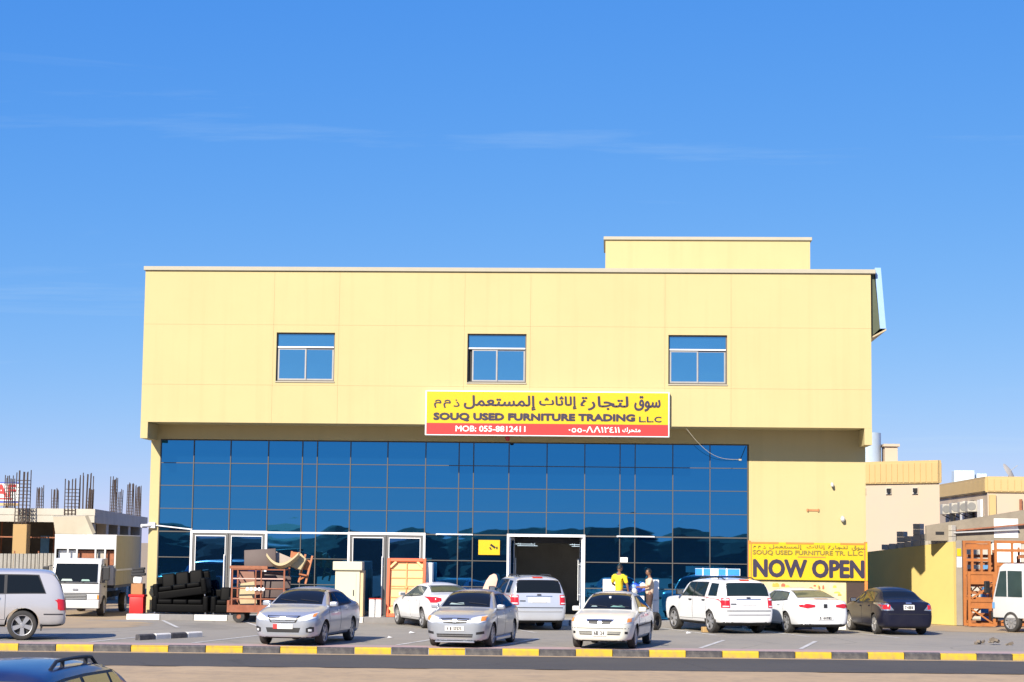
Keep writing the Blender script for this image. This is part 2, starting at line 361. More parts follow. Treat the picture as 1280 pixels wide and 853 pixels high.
# scrub covered rise across the road behind the viewpoint (it shows as the dark mirrored skyline in the glass)
def rise():
    M_scrub = mat('dark_scrub', (.035,.04,.028), .95, var=.4, scale=.4, bump=.8, bscale=2)
    vs = []; fs = []; nx, ny = 150, 8; rnd = random.Random(3)
    hs = []
    h = 0
    for i in range(nx):
        X = -150+2*i
        base = 3.25 + .55*math.sin(X*.061+1.0) + .35*math.sin(X*.19+2) + .25*math.sin(X*.47)
        base += (.35 if -9 < X < 3 else (.7 if X < -14 else 0))
        if -46 < X < -38: base = 4.6
        if -37 < X < -25: base = 2.6
        hs.append(max(1.2, base+rnd.uniform(-.35,.35)))
    for j in range(ny):
        t = j/(ny-1)
        for i in range(nx):
            X = -150+2*i
            vs.append((X+rnd.uniform(-.5,.5), -94-14*t, -.17 + hs[i]*min(1, math.sin(min(1, t*2.2)*math.pi/2))*(1 if t < .7 else (1-t)/.3) + (rnd.uniform(-.3,.3) if 0 < j < ny-1 else 0)))
    for j in range(ny-1):
        for i in range(nx-1): fs.append((j*nx+i, j*nx+i+1, (j+1)*nx+i+1, (j+1)*nx+i))
    me = bpy.data.meshes.new('hills'); me.from_pydata(vs, [], fs); struct(link('hills', me, M_scrub))
rise()
sheet('unseen_dark_ground', [(-600,-93), (600,-93), (600,-30), (-600,-30)], -.08, mat('dark_mirror_ground', (.05,.05,.052), .85, var=.12, scale=2))  # unseen dark ground, added to darken the lower reflections in the glass
# ================================================================== main building
M_yel = wall_mat('yellow_render', (.50,.415,.208), .17, .13)
M_cap = mat('parapet_cap', (.40,.365,.28), .8, var=.06, scale=3)
M_alu = mat('white_aluminium', (.80,.80,.80), .35, var=.03, metal=0, spec=.6)
M_mull = mat('mullion_grey', (.075,.07,.062), .55, var=.1)
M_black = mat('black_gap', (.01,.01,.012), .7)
M_glass = glass_mat('blue_mirror_glass', (.028,.205,.43), (.02,.11,.25), .05, .012, .0012)
M_door = glass_mat('blue_door_glass', (.028,.12,.28), (.012,.05,.12), .12, .012, .0008)
M_wing = glass_mat('window_glass', (.19,.45,.64), (.05,.20,.38), .2, .02, .0008)
bld = thing('shop_building', 'pale yellow two-storey furniture shop with long blue mirrored glass front', 'building', (0,0,0))
# ---- lower storey
XL, XR, GZ = -16.15, 8.69, 6.20
MB().box(XL, -15.82, 0, 6.2, 0, GZ).build('side_wall', M_yel, bld)
MB().box(4.70, XR, 0, 6.2, 0, GZ).build('corner_wall', M_yel, bld)
MB().box(XL, 4.70, 6.0, 6.2, 0, GZ).build('back_wall', M_conc, bld)
MB().box(XL, XR, -.01, 6.2, GZ, 6.70).build('lintel_beam', M_yel, bld)
MB().box(-15.82, 4.70, .02, 6.0, .10, .17).build('shop_floor', M_plat, bld)
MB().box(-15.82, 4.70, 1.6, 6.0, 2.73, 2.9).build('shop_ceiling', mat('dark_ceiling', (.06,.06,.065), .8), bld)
M_tube = mat('tube_light', (.75,.9,1.0), .4, emit=.8)
for x0, x1, y, z in [(-3.55,-2.86,4.6,2.69),(-3.5,-2.75,5.0,2.63),(-1.55,-.57,4.6,2.69),(-1.48,-.48,5.0,2.63)]:
    MB().tube((x0,y,z), (x1,y,z), .008, 6).box(x0+.1,x0+.11,y-.005,y+.005,z,2.74).box(x1-.11,x1-.1,y-.005,y+.005,z,2.74).build('ceiling_tube', M_tube, bld)
# ---- glass front, every pane its own piece
MX = [-15.8,-14.63,-13.33,-12.0,-10.8,-10.28,-9.11,-7.81,-6.48,-5.32,-4.81,-3.58,-2.26,-.95,.27,.79,2.09,3.37,4.66]
MZ = [6.17,5.37,4.58,3.78,2.98,2.09,1.20,.17]
DOORS = [(1,3),(6,8),(11,13)]
rg = random.Random(11)
mcache = {}
def pane(x0, x1, z0, z1, y=.05, m=M_glass, par=bld, tilt=.0021, bow=0.):
    key = (round(x1-x0,3), round(z1-z0,3), m.name)
    if key not in mcache:
        w, h = (x1-x0)/2, (z1-z0)/2
        mcache[key] = MB().box(-w, w, -.006, .006, -h, h).mesh('glass_pane'); mcache[key].materials.append(m)
    return link('glass_pane', mcache[key], None, par, ((x0+x1)/2, y, (z0+z1)/2), (rg.gauss(bow,tilt), 0, rg.gauss(0,tilt)))
for c in range(len(MX)-1):
    for r in range(len(MZ)-1):
        if r >= 4 and any(a <= c < b for a, b in DOORS): continue
        pane(MX[c]+.012, MX[c+1]-.012, MZ[r+1]+.012, MZ[r]-.012, tilt=.0007 if r == 2 else .0017, bow=.0036 if r == 2 else (.0006 if r == 3 else 0))
for i, x in enumerate(MX):
    indoor = any(a < i < b for a, b in DOORS)
    MB().box(x-.016, x+.016, .0, .10, 2.98 if indoor else .165, 6.2).build('mullion', M_mull, bld)
for r, z in enumerate(MZ[:-1]):
    if r == 4: continue
    if r < 4:
        MB().box(-15.80, 4.67, .008, .09, z-.013, z+.013).build('transom', M_mull, bld)
    else:
        spans = [(-15.8,MX[1]),(MX[3],MX[6]),(MX[8],MX[11]),(MX[13],4.66)]
        for a, b in spans: MB().box(a, b, .008, .09, z-.015, z+.015).build('transom', M_mull, bld)
MB().box(MX[1], MX[8], -.012, .09, 2.95, 3.01).build('transom', M_alu, bld)
for a, b in ((-15.8,MX[1]),(MX[8],MX[11]),(MX[13],4.66)): MB().box(a, b, .004, .09, 2.96, 3.0).build('transom', M_mull, bld)
# ---- doors
for di, (a, b) in enumerate(DOORS):
    x0, x1 = MX[a], MX[b]; xm = MX[a+1]
    fr = MB().box(x0-.035, x0+.04, -.03, .1, .165, 3.03).box(x1-.04, x1+.035, -.03, .1, .165, 3.03).box(x0+.04, x1-.04, -.03, .1, 2.94, 3.03)
    fr.build('door_frame', M_alu, bld)
    if di < 2:
        for s0, s1, hx in ((x0+.05, xm-.01, xm-.12), (xm+.01, x1-.05, xm+.12)):
            d = MB().box(s0, s0+.10, .0, .06, .18, 2.93).box(s1-.10, s1, .0, .06, .18, 2.93).box(s0+.10, s1-.10, .0, .06, 2.83, 2.93).box(s0+.10, s1-.10, .0, .06, .18, .32).build('door', mat('dark_aluminium', (.16,.155,.15), .4, metal=.4), bld)
            pane(s0+.1, s1-.1, .32, 2.83, .03, M_door, d, .002)
            MB().box(s0+.085, s0+.105, -.008, .0, .2, 2.86).box(s1-.105, s1-.085, -.008, .0, .2, 2.86).box(s0+.1, s1-.1, -.008, 0, 2.83, 2.855).build('bead', M_alu, d)
            MB().tube((hx,-.07,.75), (hx,-.07,2.2), .018, 8).tube((hx,-.07,.95),(hx,.0,.95),.012,6).tube((hx,-.07,2.0),(hx,.0,2.0),.012,6).build('handle', M_alu, d)
    else:
        for s, xh in ((1, x0+.06), (-1, x1-.06)):      # leaves swung inwards, seen almost on edge
            d = MB().box(-.03,.03,0,.10,.18,2.92).box(-.03,.03,1.1,1.2,.18,2.92).box(-.03,.03,.1,1.1,2.82,2.92).box(-.03,.03,.1,1.1,.18,.3).build('door', M_alu, bld, loc=(xh,.08,0), rot=(0,0,R(-s*4)))
            MB().box(-.005,.005,.1,1.1,.3,2.82).build('glass_pane', M_door, d)
            MB().tube((s*.09,1.0,.75),(s*.09,1.0,2.2),.016,6).tube((s*.09,1.0,.95),(0,1.0,.95),.01,6).tube((s*.09,1.0,2.0),(0,1.0,2.0),.01,6).build('handle', M_alu, d)
# fluorescent battens on the transom
for i, (x0, x1) in enumerate(((-6.08,-4.80),(.17,1.47))):
    t = thing('tube_lamp', ('white tube lamp on the glass left of the open entrance', 'white tube lamp on the glass right of the open entrance')[i], 'lamp', ((x0+x1)/2,-.02,2.98), group='tube lamps on the glass front')
    w = (x1-x0)/2
    MB().box(-w, w, -.05, 0, -.02, .03).build('batten', M_alu, t, .006)
    MB().tube((-w+.04,-.065,.005),(w-.04,-.065,.005),.016,8).build('tube', mat('white_tube', (.85,.86,.88), .3), t, smooth=40)
# ---- upper storey: core, panels with fine joints, windows
UX0, UX1, UY = -16.18, 8.72, -1.5
MB().box(UX0+.01, UX1-.01, UY+.2, 6.2, 6.72, 11.9).build('upper_core', M_yel, bld)
MB().box(UX0+.3, UX1-.3, UY+.16, -.012, 6.70, 6.72).build('soffit', M_yel, bld)
PX = [UX0,-11.66,-9.40,-5.08,-2.82,1.76,4.00,UX1]; PZ = [6.70,8.00,10.08,11.94]
WIN = {(1,1):(-11.55,-9.53), (3,1):(-4.97,-2.95), (5,1):(1.88,3.87)}
WZ0, WZ1 = 8.14, 9.82; g = .0022
for c in range(7):
    for r in range(3):
        x0, x1, z0, z1 = PX[c]+g, PX[c+1]-g, PZ[r]+g, PZ[r+1]-g
        if (c, r) in WIN:
            a, b_ = WIN[(c, r)]
            m = MB()
            o = [(x0,z0),(x1,z0),(x1,z1),(x0,z1)]; i_ = [(a,WZ0),(b_,WZ0),(b_,WZ1),(a,WZ1)]
            vs = [(x,UY,z) for x,z in o]+[(x,UY,z) for x,z in i_]+[(x,UY+.2,z) for x,z in o]+[(x,UY+.2,z) for x,z in i_]
            fs = []
            for k in range(4):
                n = (k+1) % 4
                fs += [(k,n,4+n,4+k),(8+k,12+k,12+n,8+n),(k,8+k,8+n,n),(4+k,4+n,12+n,12+k)]
            m.add(vs, fs); m.build('facade_panel', M_yel, bld)
        else: MB().box(x0, x1, UY, UY+.2, z0, z1).build('facade_panel', M_yel, bld)
# fins at both ends of the overhang
MB().box(UX0, UX0+.25, UY, -.012, 6.14, 6.70).build('overhang_fin', M_yel, bld)
MB().box(UX1-.25, UX1, UY, -.012, 6.14, 6.70).build('overhang_fin', M_yel, bld)
MB().box(UX0-.05, UX1+.16, UY-.07, 6.25, 11.95, 12.09).build('parapet_cap', M_cap, bld, .01)
for wi, (k, (a, b_)) in enumerate(sorted(WIN.items())):
    y = UY+.10; xm = (a+b_)/2; zt = 9.32
    w = MB().box(a, b_, y, y+.08, WZ1-.05, WZ1).box(a, b_, y, y+.08, WZ0, WZ0+.05).box(a, a+.045, y, y+.08, WZ0+.05, WZ1-.05).box(b_-.045, b_, y, y+.08, WZ0+.05, WZ1-.05).box(a+.045, b_-.045, y-.01, y+.08, zt-.03, zt+.03).build('window', mat('bronze_frame', (.13,.115,.10), .45, metal=.3), bld)
    MB().box(a+.045, b_-.045, y-.028, y-.008, zt-.02, zt+.025).build('transom', M_alu, w)
    pane(a+.045, b_-.045, zt+.03, WZ1-.05, y+.04, M_wing, w, .001)
    sh = .11 if wi == 1 else 0
    for s, (p, q) in enumerate(((a+.05+sh, xm+.02+(.0 if wi != 1 else .0)), (xm-.02, b_-.05))):
        yy = y+.012 + .03*s
        sash = MB().box(p, p+.05, yy, yy+.025, WZ0+.05, zt-.03).box(q-.05, q, yy, yy+.025, WZ0+.05, zt-.03).box(p+.05, q-.05, yy, yy+.025, WZ0+.05, WZ0+.10).box(p+.05, q-.05, yy, yy+.025, zt-.08, zt-.03).build('sash', mat('grey_sash', (.36,.35,.34), .4, metal=.3), w)
        pane(p+.05, q-.05, WZ0+.1, zt-.08, yy+.012, M_wing, sash, .001)
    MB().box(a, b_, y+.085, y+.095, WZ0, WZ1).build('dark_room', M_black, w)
    MB().box(a-.01, b_+.01, UY-.03, UY+.1, WZ0-.04, WZ0-.0005).build('sill', M_cap, w)
# ---- stair penthouse on the roof
MB().box(-.30, 7.14, 3, 6.1, 12.0, 13.80).build('penthouse', M_yel, bld)
MB().box(-.37, 7.21, 2.93, 6.17, 13.80, 13.92).build('penthouse_cap', M_cap, bld, .01)
# ---- slanted hoarding on the right side
hb = thing('side_hoarding', 'slanted pale blue hoarding fixed to the right side of the yellow building', 'hoarding', (8.9,-1.35,10.0))
MB().prism([(-.16,-.18),(.14,.10),(-.06,2.1),(-.18,2.1)], .02, .10, 'Y').build('shaded_back', mat('shaded_green', (.07,.085,.05), .7), hb)  # back of the hoarding, its shading put into the dark green
MB().prism([(.14,.10),(.34,.10),(.18,2.18),(-.02,2.18)], .0, 5.2, 'Y').build('panel', mat('pale_blue_sheet', (.28,.43,.66), .5, var=.06), hb)
MB().prism([(-.17,-.24),(-.15,-.18),(.36,.10),(.34,.03)], .0, 5.2, 'Y').build('bottom_rail', mat('tan_steel', (.45,.36,.22), .6), hb)
# ---- fixtures on walls
def spot(x, z, label, y=0, s=1):
    t = thing('wall_lamp', label, 'lamp', (x, y, z))
    MB().box(-.05*s,.05*s,-.03,0,-.06*s,.06*s).build('bracket', M_conc, t, .005)
    MB().lathe([(.0,-.16),(.05*s,-.15),(.085*s,-.05),(.06*s,.03),(0,.03)], 'Y', 14).build('lamp_head', mat('lamp_grey', (.55,.54,.5), .5), t, smooth=40, loc=(0,-.06,-.02*s), rot=(R(35),0,0))
    return t
spot(7.89, 3.72, 'round grey wall lamp on the yellow corner wall, the lower one'); spot(7.54, 4.88, 'small grey fixture high on the yellow corner wall', s=.7)
b = MB().box(-.22,.22,-.02,0,-.035,.035).box(-.2,-.16,-.05,-.02,-.05,.05).box(.16,.2,-.05,-.02,-.05,.05).build('rusty_bracket', mat('rust', (.42,.19,.08), .8, var=.3, scale=12), None, loc=(6.89,0,3.96)); tag(b, 'small rusty bracket fixed to the yellow corner wall', 'bracket')
cc = thing('security_camera', 'white security camera on the left edge of the yellow building', 'camera', (-16.0,0,3.18))
MB().box(-.12,.10,-.12,0,-.1,.1).build('junction_box', M_alu, cc, .01)
MB().tube((-.05,-.1,.0),(-.28,-.28,-.02),.055,10).tube((-.28,-.28,-.02),(-.33,-.32,-.025),.062,10).build('camera_body', M_alu, cc, smooth=40)
MB().path([(.1,-.05,.0),(.7,-.04,-.06),(1.4,-.04,-.13)], .022, 6).build('conduit', M_alu, cc)
# drooping cable to the glass
cb = thing('drooping_cable', 'thin pale cable drooping from the fascia to the glass corner', 'cable', (2.5,-1.52,6.63))
pts = []
for k in range(13):
    t = k/12; pts.append((1.9*t, 1.47*t, -.96*t - .42*math.sin(math.pi*t)*(1-.25*t)))
MB().path(pts, .007, 5).build('cable', mat('cable_pale', (.6,.55,.42), .6), cb)
MB().box(-.05,.05,-.04,.03,-.04,.04).build('plug', M_conc, cb, .01, loc=pts[-1])
MB().path([pts[-1],(1.98,1.5,-.8),(2.1,1.5,-.5)], .01, 5).build('lead', M_black, cb)
# ---- fascia sign
M_sy = mat('sign_yellow', (.64,.43,.012), .35, var=.02, coat=.2); M_sr = mat('sign_red', (.52,.04,.035), .35, var=.02, coat=.2)
M_purple = mat('sign_purple', (.028,.02,.048), .5, var=.05); M_white = mat('plain_white', (.82,.81,.79), .5, var=.03)
sg = thing('fascia_sign', 'yellow and red shop sign with Arabic and English lettering on the fascia', 'sign', (-6.36,-1.7,6.32))
SW, SH = 8.28, 1.53
MB().box(0, SW, .02, .19, 0, SH).build('box', M_white, sg, .01)
MB().box(.045, SW-.045, .008, .02, .42, SH-.035).build('yellow_face', M_sy, sg)
MB().box(.045, SW-.045, .008, .02, .04, .42).build('red_face', M_sr, sg)
def ltr(body, x, z, w, h, m, par, bold=0., y=.004, label=None):
    return lettering('lettering', body, x, y, z, w, h, m, par, bold, .012, label)
ltr('SOUQ USED FURNITURE TRADING', .30, .50, 6.80, .255, M_purple, sg, .085)
ltr('L.L.C', 7.26, .51, .74, .18, M_purple, sg, .045)
ltr(shape('سوق'), 7.10, .88, .86, .50, M_purple, sg, .03)
ltr(shape('لتجارة'), 5.28, .90, 1.60, .46, M_purple, sg, .03)
ltr(shape('إلاثاث'), 3.88, .93, 1.25, .42, M_purple, sg, .03)
ltr(shape('إلمستعمل'), 1.32, .88, 2.42, .48, M_purple, sg, .03)
ltr(shape('ذ'), .96, .98, .20, .24, M_purple, sg, .02); ltr(shape('م'), .62, .94, .24, .27, M_purple, sg, .02); ltr(shape('م'), .30, .94, .24, .27, M_purple, sg, .02)
ltr('MOB: 055-8812411', 1.05, .14, 2.36, .19, M_white, sg, .03)
ltr('٠٥٥-ΛΛ١٢٤١١', 4.88, .14, 1.72, .20, M_white, sg, .02)
ltr(shape('متحرك'), 6.70, .12, .60, .20, M_white, sg, .02)
MB().lathe([(0,-.12),(.06,-.1),(.085,0),(.07,.05),(0,.06)], 'Z', 14).build('alarm_lamp', mat('red_lamp', (.5,.02,.02), .3), sg, smooth=40, loc=(2.8,.3,-.04))
# ---- small yellow notice on the glass
yn = thing('camera_notice', 'small yellow surveillance camera notice on the glass left of the open entrance', 'sign', (-4.6,-.008,2.30))
MB().box(0,.74,-.012,0,0,.51).build('plate', M_sy, yn)
MB().obox((.50,-.018,.30),(.20,.008,.07),(0,R(35),0)).obox((.42,-.018,.22),(.05,.008,.10),(0,R(-35),0)).obox((.64,-.018,.24),(.05,.008,.08)).build('camera_symbol', M_black, yn)
nt_ = MB().box(-.13,.13,-.006,0,-.09,.09).build('paper_notice', M_white, None, loc=(.42,.028,2.18)); tag(nt_, 'small white paper notice stuck on the glass above the man in yellow', 'notice')
# ---- banner on the corner wall
bn = thing('now_open_banner', 'yellow NOW OPEN banner on an orange frame on the corner wall', 'banner', (4.70,-.1,1.58))
M_or = mat('orange_frame', (.62,.20,.035), .6, var=.15, scale=6)
MB().box(0,4.02,-.035,-.02,0,1.27).build('cloth', M_sy, bn)
MB().box(-.03,.05,-.02,.09,-1.41,1.32).build('frame_post', M_or, bn); MB().box(3.92,4.02,-.02,.09,-1.41,1.32).build('frame_post', M_or, bn)
for a, b_ in ((0,1.0),(1.25,2.2),(3.1,3.95)): MB().box(a, b_, -.045, -.036, 1.215, 1.275).build('frame_rail', M_or, bn)
MB().box(1.65,2.6,-.041,-.036,.76,.80).build('frame_rail', M_or, bn); MB().box(3.9,3.95,-.041,-.036,.02,1.2).build('frame_rail', M_or, bn); MB().box(.05,.09,-.041,-.036,.02,1.2).build('frame_rail', M_or, bn)
ltr('NOW OPEN', .16, .11, 3.72, .56, M_purple, bn, .055, -.045)
M_olive = mat('olive_ink', (.22,.17,.03), .6)
ltr('SOUQ USED FURNITURE TR. L.L.C', .13, .83, 3.72, .17, M_olive, bn, .03, -.045)
ltr(shape('إلمستعمل'), .68, 1.03, 1.10, .16, M_olive, bn, .015, -.045); ltr(shape('إلاثاث'), 1.95, 1.05, .62, .14, M_olive, bn, .015, -.045)
ltr(shape('لتجارة'), 2.68, 1.04, .66, .15, M_olive, bn, .015, -.045); ltr(shape('سوق'), 3.48, 1.02, .46, .17, M_olive, bn, .015, -.045)
for x in (.14,.30,.47): ltr(shape('م') if x < .4 else shape('ذ'), x, 1.06, .09, .09, M_olive, bn, .01, -.045)
# furniture poster below
po = thing('furniture_poster', 'printed furniture poster on the corner wall below the yellow banner', 'poster', (4.95,-.03,.17))
MB().box(0,3.05,0,.02,0,1.36).build('sheet', mat('poster_cream', (.62,.50,.26), .6, var=.1, scale=3, dirt=(.68,.62,.5), dirt_amt=.8, dscale=1.3), po)
rp_ = random.Random(5)
PC = [mat('print_red', (.62,.12,.06), .6), mat('print_orange', (.75,.36,.06), .6), mat('print_yellow', (.82,.62,.08), .6), mat('print_brown', (.3,.15,.07), .6)]
for k in range(26):
    x, z, w, h = rp_.uniform(.05,2.8), rp_.uniform(.55,1.2), rp_.uniform(.06,.22), rp_.uniform(.05,.14)
    MB().prism([(x,z),(x+w,z),(x+w,z+h*.6),(x+w*.7,z+h),(x+w*.25,z+h),(x,z+h*.6)], -.004-.0004*k, 0, 'Y').build('printed_shape', PC[k % 4], po)
pb = MB().box(8.02,8.62,-.05,-.005,.17,1.52).build('dark_panel', mat('dark_brown_panel', (.05,.028,.02), .6), None); tag(pb, 'dark brown panel leaning on the corner wall under the banner', 'panel')
# ================================================================== vehicles
def paint(name, col, metal=.0, dusty=.12, coat=.6, spec=.5):
    return mat('paint_'+name, col, .28, metal, var=.03, scale=1.5, coat=coat, spec=spec, dirt=(.42,.36,.28), dirt_amt=dusty, dscale=1.1)
M_cglass = mat('car_glass', (.008,.010,.011), .05, var=.0, spec=.3)
M_cglass2 = mat('car_glass_light', (.03,.05,.048), .06, var=.4, scale=1.7, spec=.5)
M_trim = mat('black_trim', (.018,.018,.02), .55, var=.1)
M_rub = mat('tyre_rubber', (.028,.027,.027), .85, var=.2, scale=20, dirt=(.13,.11,.09), dirt_amt=.35, dscale=4)
M_rim = mat('alloy', (.42,.42,.43), .35, metal=.6, var=.06)
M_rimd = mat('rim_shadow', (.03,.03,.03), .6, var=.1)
M_chrome = mat('chrome', (.6,.6,.61), .25, metal=.9, var=.03)
M_lens = mat('clear_lens', (.68,.70,.72), .12, var=.15, scale=14, spec=.9, coat=.6)
M_amber = mat('amber_lens', (.75,.25,.03), .2, var=.1, coat=.5)
M_red = mat('red_lens', (.50,.012,.015), .2, var=.12, scale=10, coat=.6)
M_plate = mat('number_plate', (.72,.71,.68), .5, var=.04)
M_ink = mat('plate_ink', (.03,.03,.035), .6)
M_under = mat('underbody', (.012,.012,.012), .9)

def evaluated(o):
    bpy.context.view_layer.update()
    return bpy.data.meshes.new_from_object(o.evaluated_get(bpy.context.evaluated_depsgraph_get()))
def lerp(a, b, t): return a+(b-a)*t
def interp(tab, x, k):            # tab sorted by descending x
    for a, b in zip(tab, tab[1:]):
        if a[0] >= x >= b[0]: return lerp(a[k], b[k], 0 if a[0] == b[0] else (a[0]-x)/(a[0]-b[0]))
    return tab[0][k] if x > tab[0][0] else tab[-1][k]

class Car:
    # stations: x, z_bottom, w_sill, w_mid, z_mid, z_belt, w_belt, z_rail, w_rail, z_top  (front to rear)
    def __init__(s, name, label, cat, loc, heading, st, L, W, H, paintm, axles, tr, arch, group=None, base=None, rim='five', track=.13, low=None):
        s.st = st; s.L, s.W, s.H = L, W, H; s.paint = paintm; s.low = low
        s.root = thing(name, label, cat, loc, heading, group)
        ring = []
        vs = []; fs = []
        for (x, zb, ws, wm, zm, zs, wb, zr, wr, zt) in st:
            half = [(ws*.86, zb), (ws, zb+.07), (wm, zm), (wb, zs), (wr, zr), (wr*.62, zt-(zt-zr)*.22)]
            pts = [(0, zb)] + half + [(0, zt)] + [(-y, z) for y, z in reversed(half)]
            vs += [(x, y, z) for y, z in pts]
        n = 14
        for i in range(len(st)-1):
            for k in range(n): fs.append((i*n+k, i*n+(k+1) % n, (i+1)*n+(k+1) % n, (i+1)*n+k))
        fs.append(tuple(range(n-1, -1, -1))); q = (len(st)-1)*n; fs.append(tuple(range(q, q+n)))
        m = MB(); m.add(vs, fs); me = m.mesh('body')
        # crease the belt and rail lines a little
        me.update(); cr = me.attributes.new('crease_edge', 'FLOAT', 'EDGE')
        for e in me.edges:
            a, b = e.vertices
            if a % n == b % n and a % n in (4, 10): cr.data[e.index].value = .35
            if a % n == b % n and a % n in (5, 9): cr.data[e.index].value = .45
            if a % n == b % n and a % n in (1, 13, 2, 12): cr.data[e.index].value = .3
        o = link('body', me, None); sub = o.modifiers.new('s', 'SUBSURF'); sub.levels = 2; sub.render_levels = 2
        me1 = evaluated(o); o.modifiers.clear()
        xs = [v.co.x for v in me1.vertices]; ys = [v.co.y for v in me1.vertices]; zs = [v.co.z for v in me1.vertices]
        sx = L/(max(xs)-min(xs)); sy = W/(2*max(ys)); z0 = min(zs); sz = (H-z0)/(max(zs)-z0)
        for v in me1.vertices: v.co = (v.co.x*sx, v.co.y*sy, z0+(v.co.z-z0)*sz)
        bm = bmesh.new(); bm.from_mesh(me1); s.bvh = BVHTree.FromBMesh(bm); bm.free()
        o.data = me1
        cuts = []
        for ax in axles:
            c = MB().lathe([(0,-1.3),(arch,-1.3),(arch,1.3),(0,1.3)], 'Y', 40, (ax, 0, tr+.005)).mesh('cut')
            bm = bmesh.new(); bm.from_mesh(c); bmesh.ops.remove_doubles(bm, verts=bm.verts, dist=1e-5); bmesh.ops.recalc_face_normals(bm, faces=bm.faces); bm.to_mesh(c); bm.free()
            co = link('cut', c, None); cuts.append(co)
            md = o.modifiers.new('b', 'BOOLEAN'); md.operation = 'DIFFERENCE'; md.object = co; md.solver = 'EXACT'
        me2 = evaluated(o); o.modifiers.clear()
        for c in cuts: d = c.data; bpy.data.objects.remove(c); bpy.data.meshes.remove(d)
        me2.materials.clear(); me2.materials.append(paintm); me2.materials.append(M_under)
        if low: me2.materials.append(low[0])
        for p in me2.polygons:
            c = p.center
            if any(all(abs(math.hypot(me2.vertices[i].co.x-ax, me2.vertices[i].co.z-tr-.005)-arch) < .006 for i in p.vertices) for ax in axles): p.material_index = 1
            elif p.normal.z < -.75 and c.z < .45: p.material_index = 1
            elif low and c.z < low[1]: p.material_index = 2
            else: p.material_index = 0
        shade(me2, 38); o.data = me2; o.parent = s.root; s.body = o
        for i, ax in enumerate(axles):
            for sd_ in (1, -1): s.wheel(ax, sd_*(W/2-track), tr, sd_, rim)
    wheels = {}
    def wheel(s, x, y, r, side, rim):
        key = (round(r, 3), rim)
        if key not in Car.wheels:
            w = r*.31; ri = r*.66
            ty = MB().lathe([(ri,-w+.01),(ri+.02,-w),(r*.93,-w),(r*.985,-w*.8),(r,-w*.5),(r,w*.5),(r*.985,w*.8),(r*.93,w),(ri+.02,w),(ri,w-.01),(ri*.95,w-.06),(ri*.95,-w+.01),(ri,-w+.01)], 'Y', 28).mesh('wheel', smooth=50); ty.materials.append(M_rub)
            b = MB().lathe([(0,w*.25),(ri*.96,w*.25),(ri*.97,w*.6),(ri*1.0,w*.96),(ri*1.06,w*1.0),(ri*1.07,w*.95)], 'Y', 28)
            nb = len(b.f)
            n = {'five':5, 'ten':10, 'seven':7, 'six':6, 'steel':9}[rim]; wd = {'five':.085, 'ten':.055, 'seven':.075, 'six':.085, 'steel':.08}[rim]*r/.32
            sp = MB().lathe([(0,w*.93),(ri*.22,w*.9),(ri*.26,w*.7),(ri*.26,w*.3)], 'Y', 16)
            for k in range(n):
                a = 2*math.pi*(k+.25)/n; ca, sa = math.cos(a), math.sin(a)
                p = [(ri*.2,-wd*.42),(ri*.99,-wd*.62),(ri*.99,wd*.62),(ri*.2,wd*.42)]
                vs = [(u*ca-t*sa, yy - (.02 if u > ri*.5 else 0)*0, u*sa+t*ca) for yy in (w*.5, w*.84) for u, t in p]
                sp.add(vs, [(4,5,6,7),(0,1,5,4),(1,2,6,5),(2,3,7,6),(3,0,4,7)])
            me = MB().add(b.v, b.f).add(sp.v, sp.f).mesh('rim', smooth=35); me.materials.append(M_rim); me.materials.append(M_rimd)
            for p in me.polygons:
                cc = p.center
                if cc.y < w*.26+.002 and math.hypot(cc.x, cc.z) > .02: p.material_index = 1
            Car.wheels[key] = (ty, me)
        ty, me = Car.wheels[key]
        t = link('wheel', ty, None, s.root, (x, y, r), (0, random.uniform(0, 6), 0 if side > 0 else math.pi))
        link('rim', me, None, t)
    # projected patch between two polylines
    def patch(s, name, d, top, bot, m, off=.006, parent=None, nu=14, nv=6, skirt=.02):
        def samp(pl, t):
            k = len(pl)-1; i = min(int(t*k), k-1); f = t*k-i
            return (lerp(pl[i][0], pl[i+1][0], f), lerp(pl[i][1], pl[i+1][1], f))
        grid = []; dirs = {'F':Vector((-1,0,0)),'R':Vector((1,0,0)),'L':Vector((0,-1,0)),'r':Vector((0,1,0)),'T':Vector((0,0,-1))}; dv = dirs[d]
        def org(a, b):
            return {'F':(6,a,b),'R':(-6,a,b),'L':(a,4,b),'r':(a,-4,b),'T':(a,b,4)}[d]
        ca = sum(p[0] for p in top+bot)/len(top+bot); cb_ = sum(p[1] for p in top+bot)/len(top+bot)
        for j in range(nv+1):
            row = []
            for i in range(nu+1):
                p, q = samp(top, i/nu), samp(bot, i/nu); a, b = lerp(p[0], q[0], j/nv), lerp(p[1], q[1], j/nv)
                og = Vector(org(a, b)); hit, nor, _, _ = s.bvh.ray_cast(og, dv)
                for q_ in range(1, 30):           # slid past the silhouette: come back towards the middle of the patch
                    if hit is not None: break
                    og = Vector(org(lerp(a, ca, q_/30), lerp(b, cb_, q_/30))); hit, nor, _, _ = s.bvh.ray_cast(og, dv)
                if nor.dot(dv) > 0: nor = -nor
                row.append(hit + (nor*.6 - dv*.4).normalized()*off)
            grid.append(row)
        vs = [p for r_ in grid for p in r_]; w = nu+1
        fs = [(j*w+i, j*w+i+1, (j+1)*w+i+1, (j+1)*w+i) for j in range(nv) for i in range(nu)]
